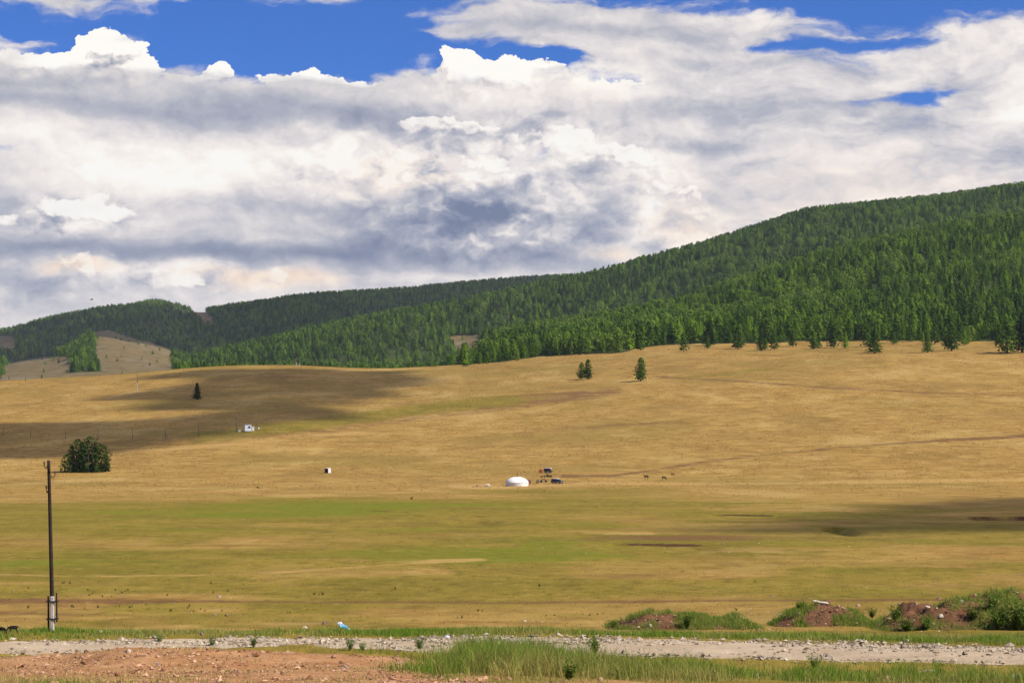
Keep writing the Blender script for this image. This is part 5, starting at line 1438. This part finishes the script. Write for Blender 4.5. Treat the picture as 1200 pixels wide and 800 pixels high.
def build_trailer():
    p = locate(642, 554)
    t = thing('flatbed_trailer', p, 'dark trailer with a pale tarpaulin roof on a bare patch behind the ger', 'trailer', None, 1.25, 0.8)
    bm = bmesh.new(); add_box(bm, (0, 0, 0.72), (1.6, 2.6, 0.16)); bm_obj('bed', bm, IRON, t)
    bm = bmesh.new(); add_box(bm, (0, 0.1, 1.12), (1.44, 2.2, 0.62)); bm_obj('cargo_box', bm, mat_plain('dark_canvas', (0.05, 0.035, 0.04), 0.9), t)
    profile_body('tarpaulin', [(-1.2, 1.42), (-1.1, 1.66), (0.2, 1.74), (1.2, 1.6), (1.3, 1.42)], 1.56, mat_plain('pale_tarpaulin', (0.62, 0.63, 0.68), 0.7), t)
    for y in (-0.7, 0.7):
        for x in (-0.82, 0.82): wheel(t, (x, y, 0.36), 0.36, 0.2)
    bm = bmesh.new(); add_tube(bm, (0, -1.3, 0.66), (0, -2.3, 0.5), 0.05, 0.05, 8); bm_obj('tow_bar', bm, IRON, t)
    p = locate(634, 554)
    bm = bmesh.new(); add_lathe(bm, [(0.42, 0), (0.42, 0.9), (0.36, 0.95)], 16); o = bm_obj('barrel', bm, mat_plain('red_paint', (0.32, 0.06, 0.03), 0.6)); o.location = p
    tag(o, 'red barrel standing at the left end of the trailer', 'barrel')
build_trailer()
DARKHEAP = mat_plain('dark_dung', (0.040, 0.024, 0.018), 0.95, 0.4, 4.0, 0.1, bump=0.5)
def heap_thing(nm, X, Y, wpx, hpx, mat, label, cat, seed, n=30):
    p = locate(X, Y); s = 1 / px_m(p); bm = bmesh.new(); rr = random.Random(seed)
    W, Hh = wpx * s, hpx * s
    for k in range(n):
        a = rr.random() * 6.283; q = rr.random() ** 0.6
        b = Hh * 0.32 * rr.uniform(0.6, 1.2)
        M = Matrix.Translation((math.cos(a) * q * W / 2, math.sin(a) * q * W / 3, (1 - q) * Hh * 0.75 + b * 0.3)) @ Matrix.Rotation(rr.random() * 3, 4, 'X') @ Matrix.Rotation(rr.random() * 3, 4, 'Z') @ Matrix.Diagonal((b * rr.uniform(0.9, 2.0), b, b * 0.8, 1))
        bmesh.ops.create_icosphere(bm, subdivisions=1, radius=0.7, matrix=M)
    for v in bm.verts: v.co += mnoise.noise_vector(v.co * 3.0) * Hh * 0.07
    o = bm_obj(nm, bm, mat); o.location = p
    return tag(o, label, cat)
heap_thing('dung_pile', 641, 559, 14, 3.6, DARKHEAP, 'dark heap of dried dung just below the trailer', 'dung pile', 1)
heap_thing('rubble_pile', 571, 570, 6, 4.2, stone_mat('white_rubble', (0.66, 0.58, 0.48)), 'whitish heap at the right end of the scattered pile left of the ger', 'rubble pile', 2, 18)
heap_thing('firewood_pile', 560, 570.5, 14, 2.6, mat_plain('split_wood', (0.34, 0.22, 0.12), 0.9, 0.4, 3.0), 'low brown pile of split wood left of the ger', 'wood pile', 3, 26)
heap_thing('stone_heap', 531, 572, 8, 2.2, stone_mat('buff_stone', (0.55, 0.42, 0.26)), 'low buff stone heap farthest left of the ger', 'stone heap', 4, 14)
def build_motorbike(X, Y, rz, label, mat, sc):
    p = locate(X, Y)
    t = thing('motorbike', p, label, 'motorbike', None, rz, sc)
    for x in (-0.62, 0.62):
        bm = bmesh.new(); bmesh.ops.create_cone(bm, cap_ends=True, segments=18, radius1=0.31, radius2=0.31, depth=0.11, matrix=Matrix.Translation((x, 0, 0.31)) @ Matrix.Rotation(math.pi / 2, 4, 'X')); bm_obj('wheel', bm, TYRE, t)
    bm = bmesh.new()
    for a, b in (((-0.62, 0, 0.31), (-0.1, 0, 0.35)), ((-0.1, 0, 0.35), (0.36, 0, 0.75)), ((0.62, 0, 0.31), (0.38, 0, 0.98)), ((-0.6, 0, 0.33), (-0.35, 0, 0.72))): add_tube(bm, a, b, 0.04, 0.04, 8)
    bm_obj('frame', bm, IRON, t)
    bm = bmesh.new(); add_box(bm, (0, 0, 0.42), (0.42, 0.26, 0.34)); bmesh.ops.bevel(bm, geom=bm.edges[:], offset=0.06, segments=2, affect='EDGES'); bm_obj('engine', bm, STEEL, t)
    bm = bmesh.new(); bmesh.ops.create_icosphere(bm, subdivisions=2, radius=1, matrix=Matrix.Translation((0.14, 0, 0.80)) @ Matrix.Diagonal((0.30, 0.14, 0.14, 1))); bm_obj('fuel_tank', bm, mat, t, True)
    bm = bmesh.new(); add_box(bm, (-0.38, 0, 0.79), (0.62, 0.24, 0.12)); bmesh.ops.bevel(bm, geom=bm.edges[:], offset=0.05, segments=2, affect='EDGES'); bm_obj('saddle', bm, TYRE, t)
    bm = bmesh.new(); add_tube(bm, (0.36, -0.36, 1.03), (0.36, 0.36, 1.03), 0.03, 0.03, 8); bm_obj('handlebar', bm, IRON, t)
    bm = bmesh.new(); add_tube(bm, (0.44, 0, 0.92), (0.54, 0, 0.90), 0.09, 0.1, 10); bm_obj('headlight', bm, STEEL, t)
build_motorbike(637, 565, 0.25, 'dark red motorbike parked between the ger and the car', mat_plain('dark_red_paint', (0.22, 0.03, 0.03), 0.4), 0.95)
build_motorbike(630, 566, 1.1, 'black motorbike seen end on right of the ger', mat_plain('black_paint', (0.02, 0.02, 0.025), 0.4), 0.8)
def build_water_drum():
    p = locate(620.5, 566.5)
    t = thing('water_drum', p, 'dark drum standing against the right side of the ger', 'drum')
    bm = bmesh.new(); add_lathe(bm, [(0.33, 0), (0.35, 0.05), (0.33, 0.1), (0.33, 0.45), (0.35, 0.48), (0.33, 0.51), (0.33, 0.9), (0.30, 0.92)], 20); bm_obj('drum_body', bm, mat_plain('dark_drum', (0.05, 0.045, 0.05), 0.6), t, True)
    bm = bmesh.new(); add_lathe(bm, [(0.31, 0.915), (0.31, 0.96), (0.05, 0.98)], 20); bm_obj('lid', bm, IRON, t)
build_water_drum()

# ------------------------------------------------------------------ white cabin on the left slope, small shed below it
SHEET = mat_plain('white_sheet_metal', (0.72, 0.73, 0.78), 0.5, 0.06, 1.0, 0.4); GREYWALL = mat_plain('grey_boards', (0.33, 0.33, 0.36), 0.8, 0.15)
def build_cabin():
    p = locate(290, 505.5); s = 1 / px_m(p)
    t = thing('cabin', p, 'white box cabin on skids beside a thin pole on the left slope', 'cabin', None, math.radians(22))
    w, l, h = 8.0 * s, 6.0 * s, 7.6 * s
    bm = bmesh.new(); add_box(bm, (0, 0, h * 0.5 + 0.15), (w, l, h)); bm_obj('wall', bm, SHEET, t)
    bm = bmesh.new(); add_box(bm, (0, 0, h + 0.22), (w + 0.25, l + 0.25, 0.14)); bm_obj('roof', bm, GREYWALL, t)
    for sx in (-0.32, 0.32):
        bm = bmesh.new(); add_box(bm, (sx * w, 0, 0.05), (0.2, l + 0.5, 0.22)); bm_obj('skid', bm, WOOD, t)
    bm = bmesh.new(); add_box(bm, (0.18 * w, -l / 2, h * 0.62 + 0.1), (0.85, 0.08, 0.75)); f = bm_obj('window', bm, GREYWALL, t)
    bm = bmesh.new(); add_box(bm, (0.18 * w, -l / 2 - 0.035, h * 0.62 + 0.1), (0.68, 0.05, 0.58)); bm_obj('pane', bm, GLASS, f)
    bm = bmesh.new(); add_box(bm, (-w / 2, 0, h * 0.45 + 0.1), (0.08, 0.8, 1.8)); d = bm_obj('door', bm, GREYWALL, t)
    bm = bmesh.new(); add_box(bm, (-w / 2 - 0.06, 0.28, h * 0.45), (0.05, 0.05, 0.16)); bm_obj('handle', bm, STEEL, d)
    for X, Y, wp, hp, mat, lab in ((296.5, 504.5, 2.4, 5.0, WHITE, 'small white privy close to the right side of the cabin'), (303, 503.5, 1.8, 3.0, SHEET, 'small pale tank a little right of the cabin'), (280.5, 505.8, 2.8, 3.2, mat_plain('pale_boards', (0.50, 0.48, 0.44), 0.8), 'small pale hut close to the left side of the cabin')):
        q = locate(X, Y); s2 = 1 / px_m(q)
        u = thing('privy' if 'privy' in lab else 'tank' if 'tank' in lab else 'hut', q, lab, 'privy' if 'privy' in lab else 'tank' if 'tank' in lab else 'hut', None, 0.3)
        bm = bmesh.new()
        if 'tank' in lab: add_lathe(bm, [(wp * s2 * 0.45, 0.2), (wp * s2 * 0.5, 0.3), (wp * s2 * 0.5, hp * s2 * 0.9), (wp * s2 * 0.3, hp * s2)], 16)
        else: add_box(bm, (0, 0, hp * s2 / 2), (wp * s2, wp * s2 * 0.9, hp * s2))
        bm_obj('wall', bm, mat, u)
        bm = bmesh.new()
        if 'tank' in lab: add_lathe(bm, [(0.2, hp * s2), (0.22, hp * s2 + 0.12), (0.05, hp * s2 + 0.15)], 12); bm_obj('lid', bm, STEEL, u)
        else: add_box(bm, (0, 0, hp * s2 + 0.05), (wp * s2 + 0.15, wp * s2 + 0.1, 0.1), Matrix.Rotation(0.08, 3, 'Y')); bm_obj('roof', bm, GREYWALL, u)
build_cabin()
def build_shed():
    p = locate(384, 554); s = 1 / px_m(p)
    t = thing('shed', p, 'tiny shed with a dark open front and pale right wall alone on the slope', 'shed', None, math.radians(-38))
    w, l, h = 5.6 * s, 4.4 * s, 5.4 * s
    bm = bmesh.new()
    add_box(bm, (w / 2, 0, h / 2), (0.06, l, h)); add_box(bm, (-w / 2, 0, h / 2), (0.06, l, h)); add_box(bm, (0, l / 2, h / 2), (w - 0.06, 0.06, h))
    bm_obj('wall', bm, mat_plain('pale_wall', (0.66, 0.58, 0.55), 0.8), t)
    bm = bmesh.new(); add_box(bm, (0, -l / 2 + 0.12, h / 2), (w - 0.07, 0.06, h * 0.98)); bm_obj('front', bm, mat_plain('dark_boards', (0.035, 0.015, 0.02), 0.9), t)
    bm = bmesh.new(); add_box(bm, (0, 0, h + 0.05), (w + 0.16, l + 0.16, 0.09), Matrix.Rotation(0.07, 3, 'X')); bm_obj('roof', bm, mat_plain('pale_roof', (0.62, 0.58, 0.56), 0.7), t)
build_shed()

# ------------------------------------------------------------------ animals
def skin_animal(name, nodes, edges, mat, parent=None, sub=2):
    me = bpy.data.meshes.new(name)
    me.from_pydata([n[0] for n in nodes], edges, [])
    o = bpy.data.objects.new(name, me); COL.objects.link(o)
    if parent: o.parent = parent
    sk = o.modifiers.new('skin', 'SKIN'); sk.use_smooth_shade = True
    for v, n in zip(me.skin_vertices[0].data, nodes):
        r = n[1]; v.radius = r if isinstance(r, tuple) else (r, r)
    me.skin_vertices[0].data[0].use_root = True
    ss = o.modifiers.new('smooth', 'SUBSURF'); ss.levels = sub; ss.render_levels = sub
    me.materials.append(mat)
    return o
BLACKWOOL = mat_plain('black_wool', (0.018, 0.015, 0.014), 0.95, 0.4, 14.0, 0.1, bump=0.8)
BROWNHIDE = mat_plain('brown_hide', (0.045, 0.022, 0.016), 0.85, 0.3, 4.0, 0.2)
def quadruped(name, X, Y, hpx, rz, mat, label, cat, wool=1.0, graze=True, group=None):
    p = locate(X, Y); h = hpx / px_m(p)          # height at the withers
    t = thing(name, p, label, cat, group, rz, h / 0.70)
    b = 0.155 * wool
    nd = [((-0.30, 0, 0.58), b), ((0.0, 0, 0.555), b * 1.08), ((0.28, 0, 0.57), b), ((0.42, 0, 0.60 if not graze else 0.54), 0.085), ((0.54, 0, 0.80) if not graze else (0.58, 0, 0.32), 0.058), ((0.62, 0, 0.84) if not graze else (0.63, 0, 0.20), 0.062), ((0.76, 0, 0.76) if not graze else (0.68, 0, 0.07), 0.036), ((-0.44, 0, 0.60), 0.05), ((-0.52, 0, 0.42), 0.022)]
    ed = [(0, 1), (1, 2), (2, 3), (3, 4), (4, 5), (5, 6), (0, 7), (7, 8)]
    for sd in (-1, 1):
        k = len(nd)
        nd += [((0.27, sd * 0.10, 0.42), 0.062), ((0.27, sd * 0.105, 0.22), 0.030), ((0.27 + 0.02 * sd, sd * 0.105, 0.02), 0.026)]
        ed += [(2, k), (k, k + 1), (k + 1, k + 2)]
        k = len(nd)
        nd += [((-0.28, sd * 0.10, 0.42), 0.085), ((-0.24, sd * 0.105, 0.33), 0.050), ((-0.36, sd * 0.105, 0.22), 0.028), ((-0.33 - 0.03 * sd, sd * 0.105, 0.02), 0.026)]
        ed += [(0, k), (k, k + 1), (k + 1, k + 2), (k + 2, k + 3)]
    skin_animal('body', nd, ed, mat, t)
    for sd in (-1, 1):
        e = nd[5][0]
        bm = bmesh.new(); bmesh.ops.create_icosphere(bm, subdivisions=1, radius=1, matrix=Matrix.Translation((e[0] - 0.04, sd * 0.095, e[2] + 0.03)) @ Matrix.Rotation(sd * 0.5, 4, 'X') @ Matrix.Diagonal((0.022, 0.055, 0.03, 1))); bm_obj('ear', bm, mat, t, True)
    return t
quadruped('sheep', 15.5, 741.5, 9.0, math.pi + 0.35, BLACKWOOL, 'black sheep grazing at the left, wholly in view left of the pole', 'sheep', 1.15, True, 'black sheep grazing by the road')
quadruped('sheep', 1.5, 743, 9.0, -0.5, BLACKWOOL, 'black sheep cut off by the left border', 'sheep', 1.15, True, 'black sheep grazing by the road')
quadruped('grazing_animal', 757.5, 561, 4.2, 2.6, BROWNHIDE, 'dark animal with raised head, leftmost of three right of the ger', 'animal', 0.9, False, 'dark animals right of the ger')
quadruped('grazing_animal', 778, 562, 4.4, 0.6, BROWNHIDE, 'dark animal with lowered head, middle of three right of the ger', 'animal', 0.9, True, 'dark animals right of the ger')
quadruped('grazing_animal', 788, 557, 2.8, -0.4, BROWNHIDE, 'small dark animal farthest right of the three', 'animal', 0.9, True, 'dark animals right of the ger')
def build_bird():
    d = 150.0; X, Y = 107.5, 351
    t = thing('bird', ((X - 600) / F * d, d, EYE + (HOR - Y) / F * d), 'small dark bird flying over the left hill', 'bird', None, 0.4)
    m = mat_plain('dark_feathers', (0.025, 0.022, 0.022), 0.8)
    bm = bmesh.new()
    prof = [(-0.13, 0.004), (-0.08, 0.016), (-0.02, 0.028), (0.04, 0.027), (0.075, 0.018), (0.10, 0.017), (0.125, 0.010), (0.145, 0.002)]
    rings = []
    for x, r in prof: rings.append([bm.verts.new((x, r * math.cos(a), r * math.sin(a))) for a in [2 * math.pi * k / 8 for k in range(8)]])
    for a, b in zip(rings[:-1], rings[1:]):
        for k in range(8): bm.faces.new((a[k], a[(k + 1) % 8], b[(k + 1) % 8], b[k]))
    bm.faces.new(rings[0]); bm.faces.new(rings[-1])
    bm_obj('body', bm, m, t, True)
    for sd in (-1, 1):
        bm = bmesh.new(); pts = [((0.055, 0.015, 0.012), (-0.03, 0.015, 0.010)), ((0.065, 0.11, 0.05), (-0.035, 0.11, 0.045)), ((0.02, 0.24, 0.035), (-0.05, 0.21, 0.03)), ((-0.06, 0.33, 0.01), (-0.07, 0.30, 0.01))]
        up = [[bm.verts.new((x, sd * y, z + 0.006)) for x, y, z in pr] for pr in pts]; dn = [[bm.verts.new((x, sd * y, z - 0.004)) for x, y, z in pr] for pr in pts]
        for k in range(3):
            bm.faces.new((up[k][0], up[k][1], up[k + 1][1], up[k + 1][0])); bm.faces.new((dn[k][0], dn[k + 1][0], dn[k + 1][1], dn[k][1]))
            for j in (0, 1): bm.faces.new((up[k][j], up[k + 1][j], dn[k + 1][j], dn[k][j]))
        bm.faces.new((up[3][0], up[3][1], dn[3][1], dn[3][0])); bm.faces.new((up[0][0], dn[0][0], dn[0][1], up[0][1]))
        bm_obj('wing', bm, m, t, True)
    bm = bmesh.new(); add_box(bm, (-0.165, 0, 0), (0.09, 0.05, 0.008)); bm_obj('tail', bm, m, t)
build_bird()

# ------------------------------------------------------------------ litter
def crumpled(name, L, W, T, seed, mat, parent, loc, rot):
    bm = bmesh.new(); bmesh.ops.create_icosphere(bm, subdivisions=3, radius=0.5, matrix=Matrix.Diagonal((L, W, T, 1)))
    rr = random.Random(seed); o = Vector((rr.random() * 9, rr.random() * 9, 3))
    for v in bm.verts:
        n = v.co * (4.0 / max(L, .1))
        v.co += mnoise.noise_vector(n * 1.6 + o) * T * 0.45 + mnoise.noise_vector(n * 4.0 + o) * T * 0.25
    ob = bm_obj(name, bm, mat, parent); ob.location = loc; ob.rotation_euler = rot
    return ob
def build_litter():
    p = locate(404, 741); s = 1 / px_m(p)
    t = thing('plastic_bag', p, 'crumpled blue plastic bag with a white neck in the verge by the pinkish boulder', 'plastic bag')
    m = mat_plain('blue_plastic', (0.13, 0.42, 0.66), 0.35, 0.2, 12, 0.5); w = mat_plain('white_plastic', (0.75, 0.76, 0.78), 0.4, 0.1, 12, 0.5)
    crumpled('bag_body', 13.5 * s, 6.5 * s, 5.5 * s, 3, m, t, (0.5 * s, 0, 5.0 * s), (0, 0.66, 0.1))
    crumpled('bag_neck', 6.0 * s, 4.0 * s, 3.5 * s, 5, w, t, (-5.6 * s, 0, 10.5 * s), (0, 0.2, 0.3))
    crumpled('bag_corner', 4.0 * s, 3.0 * s, 2.5 * s, 6, w, t, (5.8 * s, 0, 1.6 * s), (0, 0.4, 0.1))
    p = locate(523, 748.5); s = 1 / px_m(p)
    o = crumpled('plastic_bag', 7 * s, 5 * s, 4 * s, 8, w, None, (p[0], p[1], p[2] + 2.0 * s), (0, -0.2, 0.4))
    tag(o, 'small white plastic bag on the gravel left of the tall grass', 'plastic bag')
build_litter()
